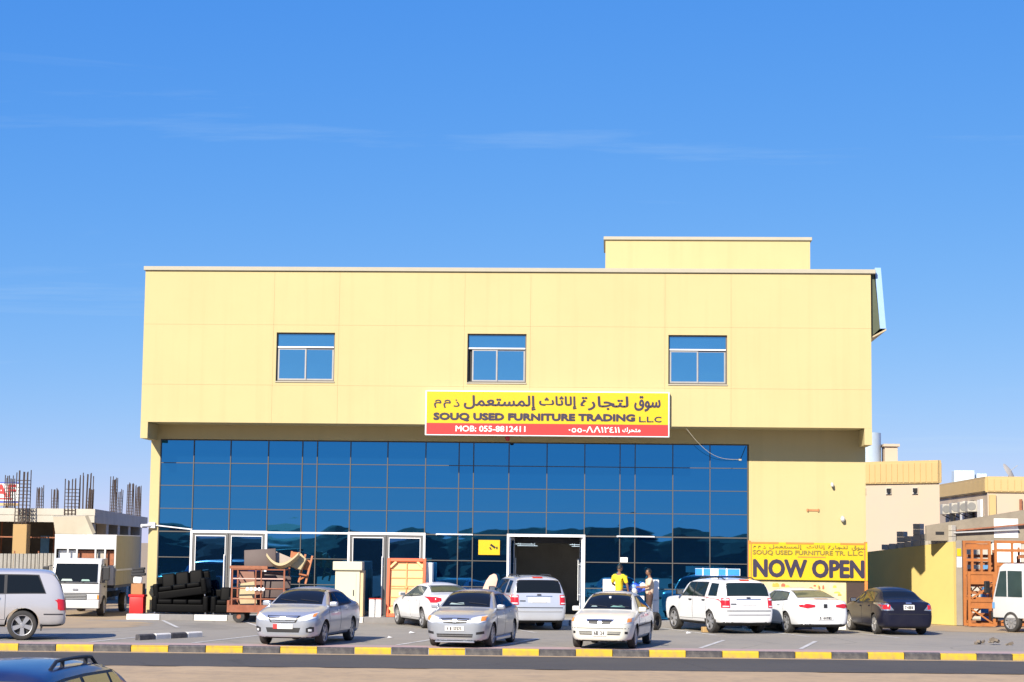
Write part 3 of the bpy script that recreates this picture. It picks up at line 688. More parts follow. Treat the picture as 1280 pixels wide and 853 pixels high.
        if skirt:
            bord = [(0,i) for i in range(nu+1)]+[(j,nu) for j in range(1,nv+1)]+[(nv,i) for i in range(nu-1,-1,-1)]+[(j,0) for j in range(nv-1,0,-1)]
            n0 = len(vs)
            for j, i in bord: vs.append(grid[j][i]+dv*skirt)
            nb = len(bord); idx = [j*w+i for j, i in bord]
            fs += [(idx[k], n0+k, n0+(k+1) % nb, idx[(k+1) % nb]) for k in range(nb)]
        me = MB().add(vs, fs).mesh(name, smooth=45)
        return link(name, me, m, parent or s.root)
    def both(s, name, top, bot, m, off=.006, parent=None, **k):
        o = s.patch(name, 'L', top, bot, m, off, parent, **k); s.patch(name, 'r', top, bot, m, off, parent, **k); return o
    def pair(s, name, d, top, bot, m, off=.006, **k):
        a = s.patch(name, d, top, bot, m, off, **k)
        b = s.patch(name, d, [(-y, z) for y, z in top], [(-y, z) for y, z in bot], m, off, **k); return a, b
    def rail(s, x): return interp(s.st, x, 7)
    def belt(s, x): return interp(s.st, x, 5)
    # side glass made of panes [(x_bottom_front, x_bottom_rear, x_top_front, x_top_rear)]
    def side_glass(s, panes, m=None, top=.055, bot=.03, trim=True):
        m = m or M_cglass
        for (bf, br, tf, tr_) in panes:
            tp = [(lerp(tf, tr_, k/4), s.rail(lerp(tf, tr_, k/4))-top) for k in range(5)]
            bt = [(lerp(bf, br, k/4), s.belt(lerp(bf, br, k/4))+bot) for k in range(5)]
            s.both('window', tp, bt, m, .010, nu=12, nv=5)
        if trim:
            a, b = panes[0], panes[-1]
            tp = [(lerp(a[2]+.0, b[3]-.03, k/6), s.rail(lerp(a[2], b[3], k/6))-top+.025) for k in range(7)]
            bt = [(lerp(a[0]-.01, b[1]-.03, k/6), s.belt(lerp(a[0], b[1], k/6))+bot-.022) for k in range(7)]
            s.both('window_trim', tp, bt, M_trim, .005, nu=18, nv=6)
    def screen(s, d, zt, zb, wt, wb, m=None, name='windscreen', crown=.015, lim=None):
        m = m or M_cglass
        def clear(y, z):                       # lift the lower edge until it clears the bonnet or boot
            for _ in range(14):
                h, n_, _i, _d = s.bvh.ray_cast(Vector((6 if d == 'F' else -6, y, z-.016)), Vector((-1 if d == 'F' else 1, 0, 0)))
                if lim is None or h is None or (h.x <= lim if d == 'F' else h.x >= lim): break
                z += .01
            return z
        tp = [(wt*k/4, zt+crown*(1-(k/4)**2)) for k in range(-4, 5)]; bt = [(wb*k/4, clear(wb*k/4, zb+crown*.8*(1-(k/4)**2))) for k in range(-4, 5)]
        tr_ = [(y*1.035, z+.018) for y, z in tp]; bt_ = [(y*1.03, z-.014) for y, z in bt]
        s.patch('screen_trim', d, tr_, bt_, M_trim, .003, nu=18, nv=7)
        return s.patch(name, d, tp, bt, m, .008, nu=18, nv=8)
    def door(s, x0, x1, zb, hx=None, slant=0):
        # raised skin with a dark shut line round it
        zt = lambda x: s.belt(x)-.005
        tp = [(lerp(x0, x1, k/4), zt(lerp(x0, x1, k/4))) for k in range(5)]
        bt = [(lerp(x0-slant, x1, k/4), zb) for k in range(5)]
        big = lambda pl, dz: [(x+(.011 if k == 0 else (-.011 if k == len(pl)-1 else 0)), z+dz) for k, (x, z) in enumerate(pl)]
        s.both('door_seal', big(tp, .006), big(bt, -.012), M_trim, .002, skirt=.01, nu=10, nv=8)
        for d in 'Lr':
            o = s.patch('door', d, tp, bt, s.paint, .005, skirt=.004, nu=10, nv=8)
            if hx is not None:
                zz = zt(hx)-.10
                s.patch('handle', d, [(hx+.09, zz+.018), (hx-.09, zz+.022)], [(hx+.09, zz-.014), (hx-.09, zz-.012)], s.handle_mat if hasattr(s, 'handle_mat') else s.paint, .034, o, nu=4, nv=2, skirt=.035)
    def mirrors(s, x, z, w, m=None, h=.13):
        for sd_ in (1, -1):
            b = MB().prism([(-.05,-.5),(.06,-.46),(.09,.0),(.06,.42),(-.05,.5)], 0, 1, 'Z')
            # housing as a rounded block
            b = MB().box(-.07, .07, -.10, .10, -h/2, h/2)
            o = b.build('mirror', m or s.paint, s.root, .035, 3, 40, loc=(x, sd_*(w+.10), z))
            MB().box(-.074, -.070, -.08, .08, -h/2+.02, h/2-.02).build('mirror_glass', M_chrome, o)
            MB().bar((0.01, -sd_*.09, -h/2+.02), (.03, -sd_*.17, -h/2-.01), .05, .03).build('mirror_arm', M_trim, o)
    def plate(s, d, z, w=.5, h=.12, y=0, digits='', red=False):
        p = s.patch('number_plate', d, [(y+w/2, z+h/2), (y-w/2, z+h/2)], [(y+w/2, z-h/2), (y-w/2, z-h/2)], M_plate, .02, nu=4, nv=2, skirt=.02)
        if red: s.patch('plate_band', d, [(y-w/2+.11, z+h/2), (y-w/2, z+h/2)], [(y-w/2+.11, z-h/2), (y-w/2, z-h/2)], mat('plate_red', (.6,.03,.03), .5), .023, p, nu=1, nv=1, skirt=0)
        if digits:
            sg_ = 1 if d == 'F' else -1
            n = len(digits); dw = w*.8/n
            for i, ch in enumerate(digits):
                if ch == ' ': continue
                yy = y + (-w*.40 + dw*i)*sg_
                me = text_mesh(ch, dw*.62, h*.6, .03, .004)
                hit, nor, _, _ = s.bvh.ray_cast(Vector((6*sg_, yy, z)), Vector((-sg_, 0, 0)))
                link('plate_digit', me, M_ink, p, (hit.x+sg_*.030, yy, z-h*.3), (0, 0, R(90)*sg_))
    def rails(s, x0, x1, y, h=.05, m=None):
        for sd_ in (1, -1):
            pts = []
            for k in range(9):
                t = k/8; x = lerp(x0, x1, t); hit, _, _, _ = s.bvh.ray_cast(Vector((x, sd_*y, 4)), Vector((0,0,-1)))
                pts.append((x, sd_*y, hit.z + (h if 0 < k < 8 else -.005)))
            b = MB().path(pts, .018, 6)
            for k in (2, 6):
                p = pts[k]; b.tube((p[0], p[1], p[2]-h-.01), p, .02, 6)
            b.build('roof_rail', m or M_trim, s.root, smooth=40)

def sedan_st(L, W, H, zb=.19, nose=.70, hood=.96, cowl=1.0, head=.22, rhead=-.98, deck=-1.62, deckz=1.03, belt0=.90, belt1=.97, roofw=.63, tail=.98, wmid=.58, cap=.0):
    f, r, w = L/2, -L/2, W/2
    S = []
    def a(x, zb_, ws, wm, zs, wb, zr, wr, zt): S.append((x, zb_, ws*w, wm*w, wmid, zs, wb*w, zr, wr*w, zt))
    a(f,      zb+.10, .52, .60, nose-.12, .58, nose-.07, .48, nose-.05)
    a(f-.05,  zb+.01, .70, .78, nose-.06, .74, nose-.02, .62, nose)
    a(f-.20,  zb,     .84, .92, nose+.0,  .87, nose+.045, .72, nose+.07)
    a(f-.48,  zb,     .90, .985, lerp(nose, belt0, .35), .925, lerp(nose+.07, hood, .34), .76, lerp(nose+.08, hood, .40))
    a(f-.90,  zb,     .92, 1.0, lerp(nose, belt0, .75), .94, lerp(nose+.07, hood, .72), .78, lerp(nose+.08, hood, .78))
    a(cowl+.03, zb,   .93, 1.0, belt0, .945, hood-.03, .80, hood)
    a(cowl-.10, zb,   .93, 1.0, belt0+.005, .945, lerp(hood, H-.09, .14), .785, lerp(hood, H-.02, .16))
    m = (cowl+head)/2
    a(m,      zb,     .93, 1.0, lerp(belt0, belt1, .2), .945, lerp(hood, H-.09, .58), .71, lerp(hood, H-.02, .62))
    a(head,   zb,     .93, 1.0, lerp(belt0, belt1, .35), .945, H-.10, roofw+.02, H-.025)
    a(lerp(head, rhead, .45), zb, .93, 1.0, lerp(belt0, belt1, .6), .945, H-.085, roofw, H)
    a(rhead,  zb,     .93, 1.0, belt1, .94, H-.115, roofw-.005, H-.035)
    m = (rhead+deck)/2
    a(m,      zb,     .93, 1.0, lerp(belt1, deckz, .4)-.01, .93, lerp(deckz, H-.12, .56), .68, lerp(deckz, H-.04, .56))
    a(deck,   zb,     .93, .995, deckz-.045, .91, deckz-.015, .74, deckz+.01)
    a(lerp(deck, r, .6), zb+.01, .91, .975, tail-.055, .89, tail-.01, .73, tail+.015)
    a(r+.10,  zb+.03, .85, .92, tail-.08, .84, tail-.03, .69, tail-.005)
    a(r+.02,  zb+.07, .76, .83, tail-.14, .77, tail-.09, .63, tail-.06)
    a(r,      zb+.14, .62, .70, tail-.24, .66, tail-.20, .55, tail-.17)
    return S
def suv_st(L, W, H, zb=.24, nose=.92, hood=1.10, cowl=.95, head=.42, belt=1.08, roofw=.74, wmid=.72, tailrake=.30, beltr=None):
    f, r, w = L/2, -L/2, W/2; S = []; br = beltr or belt+.02
    def a(x, zb_, ws, wm, zs, wb, zr, wr, zt): S.append((x, zb_, ws*w, wm*w, wmid, zs, wb*w, zr, wr*w, zt))
    a(f,      zb+.08, .66, .74, nose-.16, .72, nose-.09, .62, nose-.07)
    a(f-.05,  zb,     .80, .87, nose-.05, .84, nose-.01, .70, nose+.01)
    a(f-.22,  zb,     .90, .965, nose+.03, .91, nose+.07, .76, nose+.09)
    a(f-.60,  zb,     .93, 1.0, lerp(nose, belt, .5), .94, lerp(nose, hood, .62), .78, lerp(nose, hood, .8))
    a(cowl+.04, zb,   .94, 1.0, belt-.02, .945, hood-.03, .82, hood)
    a(cowl-.08, zb,   .94, 1.0, belt-.015, .945, lerp(hood, H-.1, .16), .815, lerp(hood, H-.03, .2))
    m = (cowl+head)/2
    a(m,      zb,     .94, 1.0, belt-.01, .945, lerp(hood, H-.1, .58), .785, lerp(hood, H-.03, .62))
    a(head,   zb,     .94, 1.0, belt, .945, H-.10, roofw+.01, H-.03)
    a(lerp(head, r, .4), zb, .94, 1.0, belt+.005, .945, H-.08, roofw, H)
    a(r+tailrake+.45, zb, .94, 1.0, br, .94, H-.085, roofw, H-.01)
    a(r+tailrake+.05, zb, .94, .99, br, .93, H-.115, roofw-.01, H-.035)
    a(r+tailrake-.06, zb, .93, .985, br, .925, H-.16, roofw-.0, H-.09)
    a(r+tailrake*.45, zb+.01, .92, .97, br, .905, lerp(br, H, .42), roofw+.07, lerp(br, H, .44))
    a(r+.10,  zb+.03, .89, .94, br-.05, .875, br+.03, roofw+.07, br+.05)
    a(r+.05,  zb+.06, .87, .92, br-.20, .86, br-.10, roofw+.06, br-.08)
    a(r,      zb+.10, .80, .86, .62, .80, .66, .70, .68)
    return S

HS = lambda dx, dy: math.atan2(dy, dx)
# ------------------------------------------------ silver sedan with red-banded plate (left)
P_silver = paint('silver_blue', (.46,.49,.55), .55); P_silver2 = paint('silver', (.42,.45,.50), .55); P_silver3 = paint('light_silver', (.60,.62,.66), .45)
P_white = paint('white', (.66,.66,.66), 0, .06); P_white2 = paint('warm_white', (.64,.63,.565), 0, .12); P_white3 = paint('clean_white', (.66,.675,.69), 0, .05)
P_navy = paint('navy', (.008,.009,.022), 0, .02, .06, .22); P_blue = paint('deep_blue', (.010,.020,.075), .1, .06); P_champ = paint('pale_champagne', (.52,.50,.50), .4, .10)

def sedan_common(c, cowl, head, rhead, deck, deckz, hood, bp, H, wf, fd, rd, zb=.30, glass=None, top=.06):
    c.screen('F', H-.085, hood+.03, c.W/2*.60, c.W/2*.745, glass, lim=cowl+.10)
    c.screen('R', H-.12, deckz+.04, c.W/2*.57, c.W/2*.70, glass, 'rear_window', lim=deck-.08)
    c.side_glass([(cowl-.30, bp+.035, head-.02, bp+.03), (bp-.035, deck+.42, bp-.03, rhead-.06)], glass, top=top)
    c.door(fd, bp-.0, zb, bp+.20); c.door(bp-.03, rd, zb+.02, rd+.32)
    c.mirrors(cowl-.30, interp(c.st, cowl, 5)+.09, c.W/2*.93)
    for y0, y1 in ((.56,.06),(-.02,-.50)):
        c.patch('wiper', 'F', [(y0,hood+.085),(y1,hood+.135)], [(y0,hood+.07),(y1,hood+.12)], M_trim, .018, nu=6, nv=1, skirt=0)

def corolla():
    L, W, H = 4.54, 1.76, 1.47
    st = sedan_st(L, W, H, nose=.76, hood=1.02, cowl=1.10, head=.28, rhead=-1.0, deck=-1.66, deckz=1.09, belt0=.95, belt1=1.0, tail=1.06)
    c = Car('silver_sedan', 'silver sedan parked nose to the kerb in front of the rusty cage trailer', 'car', (-7.72,-15.0,0), 0, st, L, W, H, P_silver, (1.33,-1.27), .315, .355, 'sedans parked nose to the painted kerb', rim='five')
    c.handle_mat = P_silver
    sedan_common(c, 1.10, .28, -1.0, -1.66, 1.09, 1.02, -.02, H, 0, 1.00, -1.05)
    for k in range(3):
        z = .735-.055*k; w = .40-.035*k
        c.patch('grille_bar', 'F', [(w,z+.02),(0,z+.012),(-w,z+.02)], [(w-.03,z-.012),(0,z-.018),(-w+.03,z-.012)], M_chrome, .018, nu=12, nv=2)
    c.patch('grille', 'F', [(.44,.775),(0,.765),(-.44,.775)], [(.34,.60),(0,.585),(-.34,.60)], M_trim, .006, nu=14, nv=5)
    c.patch('badge', 'F', [(.07,.735),(-.07,.735)], [(.07,.655),(-.07,.655)], M_chrome, .026, nu=6, nv=4)
    c.pair('headlight', 'F', [(.46,.73),(.62,.80),(.80,.855)], [(.47,.645),(.64,.66),(.80,.72)], M_lens, .010, nu=12, nv=5)
    c.pair('indicator', 'F', [(.73,.815),(.79,.835)], [(.73,.745),(.79,.755)], M_amber, .014, nu=4, nv=3)
    c.patch('lower_grille', 'F', [(.46,.47),(-.46,.47)], [(.42,.35),(-.42,.35)], M_trim, .006, nu=14, nv=4)
    c.pair('fog_lamp', 'F', [(.60,.46),(.70,.50),(.77,.49)], [(.60,.36),(.70,.35),(.76,.37)], M_trim, .006, nu=6, nv=4)
    c.pair('fog_lens', 'F', [(.65,.44),(.73,.44)], [(.65,.38),(.73,.38)], M_lens, .012, nu=4, nv=3)
    c.plate('F', .50, .52, .12, 0, '', True)
    c.pair('tail_light', 'R', [(.82,.98),(.55,1.0)], [(.80,.78),(.55,.80)], M_red, .01)
    c.plate('R', .86); return c
def kit_sedan():
    L, W, H = 4.41, 1.71, 1.46
    st = sedan_st(L, W, H, nose=.74, hood=.99, cowl=1.02, head=.24, rhead=-.98, deck=-1.58, deckz=1.05, belt0=.92, belt1=.97, tail=1.02, roofw=.64, zb=.15)
    c = Car('silver_sedan', 'silver sedan with body kit at the kerb in front of the silver SUV', 'car', (-3.38,-14.45,0), 0, st, L, W, H, P_silver2, (1.32,-1.28), .31, .345, 'sedans parked nose to the painted kerb', rim='ten')
    sedan_common(c, 1.02, .24, -.98, -1.58, 1.05, .99, -.05, H, 0, .95, -1.05, zb=.27, glass=M_cglass)
    c.patch('grille', 'F', [(.38,.745),(0,.76),(-.38,.745)], [(.30,.635),(0,.61),(-.30,.635)], M_trim, .006, nu=14, nv=4)
    for k in range(2): c.patch('grille_bar', 'F', [(.34-.02*k,.722-.045*k),(-.34+.02*k,.722-.045*k)], [(.34-.02*k,.708-.045*k),(-.34+.02*k,.708-.045*k)], M_chrome, .014, nu=12, nv=1)
    c.patch('badge', 'F', [(.065,.74),(-.065,.74)], [(.05,.645),(-.05,.645)], M_chrome, .028, nu=6, nv=4)
    c.pair('headlight', 'F', [(.43,.755),(.60,.80),(.77,.82)], [(.43,.645),(.62,.63),(.77,.68)], M_lens, .010, nu=12, nv=5)
    c.pair('indicator', 'F', [(.66,.79),(.77,.80)], [(.67,.68),(.77,.70)], M_amber, .015, nu=5, nv=3)
    c.patch('lower_grille', 'F', [(.48,.355),(-.48,.355)], [(.46,.27),(-.46,.27)], M_trim, .008, nu=14, nv=4)
    c.patch('grille_bar', 'F', [(.47,.318),(-.47,.318)], [(.47,.303),(-.47,.303)], M_chrome, .014, nu=12, nv=1)
    c.pair('fog_lamp', 'F', [(.56,.40),(.74,.43)], [(.56,.34),(.74,.36)], M_trim, .006, nu=6, nv=3)
    MB().box(L/2-.16, L/2-.0, -.52, .52, .13, .17).build('front_lip', P_silver2, c.root, .015)
    for sd_ in (1,-1): MB().box(-.85,.9,sd_*.80-.04,sd_*.80+.04,.14,.24).build('side_skirt', P_silver2, c.root, .02)
    c.plate('F', .49, .50, .12, 0, '4 1 57575')
    c.patch('dash_reflection', 'F', [(-.08,1.11),(-.42,1.10)], [(-.04,1.06),(-.45,1.06)], mat('dash_glare_pale', (.30,.38,.36), .3), .0095, nu=8, nv=3, skirt=0)  # dashboard things and windscreen reflection painted as a pale patch
    c.pair('tail_light', 'R', [(.80,.96),(.55,.98)], [(.78,.80),(.55,.80)], M_red, .01)
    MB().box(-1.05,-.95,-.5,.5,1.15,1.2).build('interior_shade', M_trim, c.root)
    return c
def old_white():
    L, W, H = 4.35, 1.70, 1.45
    st = sedan_st(L, W, H, nose=.74, hood=.97, cowl=.98, head=.18, rhead=-1.0, deck=-1.58, deckz=1.01, belt0=.90, belt1=.95, tail=.98, roofw=.64)
    c = Car('white_sedan', 'off-white older sedan at the kerb in front of the two men', 'car', (.50,-14.15,0), 0, st, L, W, H, P_white2, (1.30,-1.24), .305, .345, 'sedans parked nose to the painted kerb', rim='steel')
    sedan_common(c, .98, .18, -1.0, -1.58, 1.01, .97, -.08, H, 0, .90, -1.06)
    for sg_ in (1,-1):
        c.patch('grille', 'F', [(sg_*.32,.745),(sg_*.05,.745)], [(sg_*.29,.655),(sg_*.05,.645)], M_trim, .007, nu=8, nv=4)
    c.patch('grille_frame', 'F', [(.36,.765),(0,.775),(-.36,.765)], [(.31,.635),(0,.62),(-.31,.635)], M_chrome, .003, nu=12, nv=4)
    c.pair('headlight', 'F', [(.40,.76),(.60,.79),(.79,.80)], [(.42,.665),(.62,.655),(.79,.69)], M_lens, .010, nu=12, nv=5)
    c.pair('indicator', 'F', [(.69,.785),(.78,.79)], [(.69,.69),(.78,.70)], M_amber, .015, nu=5, nv=3)
    c.pair('lower_grille', 'F', [(.55,.46),(.20,.46)], [(.52,.37),(.20,.37)], M_trim, .006, nu=10, nv=4)
    for k in range(2): c.pair('grille_bar', 'F', [(.54,.438-.028*k),(.20,.438-.028*k)], [(.54,.428-.028*k),(.20,.428-.028*k)], P_white2, .012, nu=8, nv=1)
    c.pair('fog_lamp', 'F', [(.64,.46),(.71,.46)], [(.64,.40),(.71,.40)], M_trim, .006, nu=4, nv=3)
    c.patch('bumper_strip', 'F', [(.74,.545),(-.74,.545)], [(.74,.53),(-.74,.53)], M_trim, .004, nu=20, nv=1)
    c.both('side_strip', [(1.0,.60),(-1.0,.62)], [(1.0,.56),(-1.0,.58)], M_trim, .012, nu=14, nv=2)
    c.plate('F', .42, .34, .16, 0, '61 24')
    c.patch('dash_reflection', 'F', [(.15,1.09),(.36,1.09)], [(.06,1.045),(.46,1.045)], mat('dash_glare_green', (.16,.30,.26), .3), .0095, nu=8, nv=3, skirt=0)  # green patch paints the reflection and dashboard seen on the windscreen
    c.patch('dash_reflection', 'F', [(-.32,1.07),(-.42,1.07)], [(-.28,1.045),(-.46,1.045)], mat('dash_glare_pale', (.30,.38,.36), .3), .0095, nu=6, nv=2, skirt=0)  # second, pale patch of painted windscreen reflection
    c.pair('tail_light', 'R', [(.80,.92),(.5,.94)], [(.78,.74),(.5,.75)], M_red, .01)
    MB().box(-.05,.05,-.03,.03,-.0,.14).build('mirror_charm', M_lens, c.root, .01, loc=(.50,0,1.18))
    return c
def far_white():
    L, W, H = 4.58, 1.76, 1.43
    st = sedan_st(L, W, H, nose=.72, hood=.96, cowl=.95, head=.10, rhead=-.98, deck=-1.66, deckz=1.10, belt0=.93, belt1=1.0, tail=1.07, roofw=.61)
    c = Car('white_sedan', 'white sedan parked beside the orange table frame, nose to the glass', 'car', (-5.75,-4.35,0), 0, st, L, W, H, P_white, (1.42,-1.31), .32, .36, 'cars parked nose to the shop', rim='five')
    gl = mat('car_glass_olive', (.085,.095,.06), .06, var=.5, scale=2.2, spec=.8)
    sedan_common(c, .95, .10, -.98, -1.66, 1.10, .96, -.12, H, 0, .86, -1.12, glass=gl)
    c.pair('tail_light', 'R', [(.83,1.0),(.70,1.0),(.52,.97)], [(.81,.82),(.68,.83),(.52,.88)], M_red, .012, nu=10)
    c.both('tail_light_side', [(-1.98,1.0),(-2.16,.98)], [(-2.0,.90),(-2.16,.84)], M_red, .010, nu=5, nv=4)
    c.plate('R', .80, .5, .12); return c
def hatch_tail_sedan():
    L, W, H = 4.62, 1.80, 1.42
    st = sedan_st(L, W, H, nose=.72, hood=.96, cowl=.95, head=.08, rhead=-1.0, deck=-1.72, deckz=1.08, belt0=.92, belt1=1.0, tail=1.05, roofw=.62)
    c = Car('white_sedan', 'white sedan with wide oval tail lights between the white SUV and the navy sedan', 'car', (5.45,-3.15,0), 0, st, L, W, H, P_white3, (1.42,-1.28), .325, .365, 'cars parked nose to the shop', rim='five', low=(M_trim,.31))
    gl = mat('car_glass_olive', (.085,.095,.06), .06, var=.5, scale=2.2, spec=.8)
    sedan_common(c, .95, .08, -1.0, -1.72, 1.08, .96, -.14, H, 0, .86, -1.12, glass=gl)
    c.pair('tail_light', 'R', [(.82,.90),(.62,.94),(.36,.90)], [(.81,.83),(.62,.80),(.36,.84)], M_red, .012, nu=12)
    c.patch('badge', 'R', [(.06,.93),(-.06,.93)], [(.06,.81),(-.06,.81)], M_trim, .012, nu=6, nv=4)
    c.plate('R', .50, .52, .11, 0, '3 44712'); c.patch('plate_recess', 'R', [(.46,.58),(-.46,.58)], [(.42,.42),(-.42,.42)], P_white3, .003, nu=10)
    c.patch('brake_lamp', 'R', [(.22,1.085),(-.22,1.085)], [(.22,1.07),(-.22,1.07)], M_red, .012, nu=6, nv=1)
    return c
def navy_sedan():
    L, W, H = 4.49, 1.70, 1.46
    st = sedan_st(L, W, H, nose=.74, hood=.98, cowl=.95, head=.18, rhead=-1.02, deck=-1.60, deckz=1.06, belt0=.93, belt1=.98, tail=1.04, roofw=.65)
    c = Car('navy_sedan', 'dark navy sedan parked in front of the yellow boundary wall', 'car', (8.62,-3.1,0), 0, st, L, W, H, P_navy, (1.32,-1.28), .315, .355, 'cars parked nose to the shop', rim='ten')
    sedan_common(c, .95, .18, -1.02, -1.60, 1.06, .98, -.10, H, 0, .88, -1.08)
    c.pair('tail_light', 'R', [(.80,.93),(.60,.93)], [(.79,.80),(.60,.80)], M_red, .014, nu=8)
    c.pair('tail_lens', 'R', [(.81,.99),(.66,.98),(.56,.86)], [(.80,.76),(.66,.76),(.48,.77)], M_chrome, .008, nu=10)
    c.both('tail_lens', [(-1.95,.98),(-2.10,.97)], [(-1.92,.80),(-2.12,.78)], M_chrome, .010, nu=5, nv=4)
    c.plate('R', .86, .34, .15, 0, '7418'); 
    c.patch('badge', 'R', [(.09,1.01),(-.09,1.01)], [(.09,.97),(-.09,.97)], M_chrome, .012, nu=5, nv=2)
    c.patch('boot_strip', 'R', [(.74,.66),(-.74,.66)], [(.74,.645),(-.74,.645)], M_trim, .006, nu=14, nv=1)
    return c

def suv_common(c, cowl, head, belt, hood, H, bp, cp, dp, wr, glass=None):
    W = c.W
    c.screen('F', H-.10, hood+.035, W/2*.70, W/2*.77, glass, lim=cowl+.10)
    c.mirrors(cowl-.22, belt+.12, W/2*.95, M_trim, .17)
def small_suv(name, label, loc, pm, glass):
    L, W, H = 4.44, 1.81, 1.70
    st = suv_st(L, W, H, nose=.98, hood=1.12, cowl=1.02, head=.52, belt=1.10, roofw=.735, tailrake=.36)
    c = Car(name, label, 'car', loc, 0, st, L, W, H, pm, (1.36,-1.26), .355, .405, 'cars parked nose to the shop', rim='five', low=(M_trim,.36) if pm is P_white else None)
    c.handle_mat = M_trim
    suv_common(c, 1.02, .52, 1.10, 1.12, H, 0,0,0,0, glass)
    c.side_glass([(.76,-.02,.46,-.02), (-.09,-.84,-.09,-.84)], glass, top=.075, bot=.03)
    tp = [(-1.06,c.rail(-1.06)-.075),(-1.56,c.rail(-1.5)-.08)]; bt = [(-1.08,c.belt(-1.08)+.03),(-1.66,c.belt(-1.6)+.03)]
    c.both('quarter_window', tp, bt, glass, .009, nu=8, nv=5)
    c.screen('R', H-.16, 1.17, W/2*.73, W/2*.78, glass, 'rear_window', .01)
    c.patch('brake_lamp', 'R', [(.16,H-.045),(-.16,H-.045)], [(.16,H-.085),(-.16,H-.085)], M_red, .014, nu=6, nv=2)
    c.door(.92,-.03,.42,.12); c.door(-.07,-1.0,.44,-.82)
    c.pair('tail_light', 'R', [(.87,1.10),(.66,1.10)], [(.86,.80),(.66,.80)], M_red, .014, nu=6, nv=6)
    c.pair('tail_lens', 'R', [(.86,1.075),(.69,1.075)], [(.86,1.03),(.69,1.03)], M_lens, .020, nu=5, nv=2)
    c.pair('tail_lens', 'R', [(.85,.86),(.69,.86)], [(.85,.83),(.69,.83)], M_lens, .020, nu=5, nv=2)
    c.both('tail_light_side', [(-1.99,1.10),(-2.12,1.09)], [(-2.03,.80),(-2.16,.80)], M_red, .010, nu=4, nv=5)
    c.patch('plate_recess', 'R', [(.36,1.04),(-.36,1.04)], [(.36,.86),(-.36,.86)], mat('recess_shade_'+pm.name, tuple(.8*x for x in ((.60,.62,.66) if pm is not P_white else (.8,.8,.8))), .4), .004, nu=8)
    c.plate('R', .94, .46, .14, 0, ''); c.patch('badge', 'R', [(.065,1.125),(-.065,1.125)], [(.065,1.085),(-.065,1.085)], M_ink, .022, nu=5, nv=2)
    c.patch('chrome_strip', 'R', [(.42,1.075),(-.42,1.075)], [(.42,1.05),(-.42,1.05)], M_chrome, .012, nu=8, nv=1)
    c.patch('name_badge', 'R', [(-.44,.93),(-.62,.93)] if False else [(.62,.93),(.44,.93)], [(.62,.90),(.44,.90)], M_ink, .012, nu=3, nv=1)
    c.patch('tailgate_gap', 'R', [(.76,.72),(-.76,.72)], [(.76,.695),(-.76,.695)], M_trim, .006, nu=14, nv=1)
    c.patch('bumper_strip', 'R', [(.72,.60),(-.72,.60)], [(.72,.575),(-.72,.575)], mat('bumper_grey', (.3,.3,.31), .5), .012, nu=14, nv=1)
    c.both('fender_flare', [(-.86,.45),(-1.02,.70),(-1.26,.80),(-1.50,.70),(-1.66,.45)], [(-.88,.42),(-1.04,.66),(-1.26,.755),(-1.48,.66),(-1.64,.42)], pm, .016, nu=16, nv=1, skirt=.02)
    c.rails(.30,-1.6,.52,.055)
    return c
def big_suv():
    L, W, H = 4.95, 1.94, 1.86
    st = suv_st(L, W, H, zb=.34, nose=1.04, hood=1.20, cowl=1.15, head=.62, belt=1.18, roofw=.76, tailrake=.40, wmid=.80)
    c = Car('silver_suv', 'large pale silver SUV cut off by the left edge, side on', 'car', (-17.0,-16.75,0), 0, st, L, W, H, P_champ, (1.50,-1.36), .385, .455, rim='five', low=(mat('lower_cladding', (.42,.41,.41), .4, metal=.3),.60))
    c.handle_mat = M_chrome
    suv_common(c, 1.15, .62, 1.18, 1.20, H, 0,0,0,0)
    c.side_glass([(.84,.06,.52,.06),(-.02,-.86,-.02,-.86),(-.94,-1.92,-.94,-1.72)], M_cglass, top=.085, bot=.035)
    c.screen('R', H-.18, 1.26, W/2*.73, W/2*.78, None, 'rear_window', .01)
    c.door(1.02,.06,.52,.22); c.door(.02,-.90,.54,-.68)
    c.pair('tail_light', 'R', [(.93,1.05),(.74,1.05)], [(.93,.78),(.74,.78)], M_red, .014, nu=6)
    c.both('tail_light_side', [(-2.24,1.08),(-2.40,1.06)], [(-2.26,.80),(-2.42,.79)], M_red, .010, nu=4, nv=5)
    c.both('bumper_strip', [(-1.90,.69),(-2.40,.69)], [(-1.90,.665),(-2.40,.665)], M_trim, .012, nu=8, nv=1)
    c.patch('grille', 'F', [(.55,.98),(-.55,.98)], [(.55,.78),(-.55,.78)], M_trim, .008, nu=10); c.pair('headlight', 'F', [(.60,.98),(.84,.97)], [(.60,.80),(.84,.81)], M_lens, .01, nu=6)
    for k in range(3): c.patch('grille_bar', 'F', [(.54,.95-.06*k),(-.54,.95-.06*k)], [(.54,.925-.06*k),(-.54,.925-.06*k)], M_chrome, .016, nu=10, nv=1)
    c.patch('bumper_grille', 'F', [(.6,.58),(-.6,.58)], [(.6,.48),(-.6,.48)], M_trim, .008, nu=10)
    for sd_ in (1,-1): MB().box(-1.86,-1.83,sd_*.78-.13,sd_*.78+.13,.24,.50).build('mud_flap', M_trim, c.root)
    return c
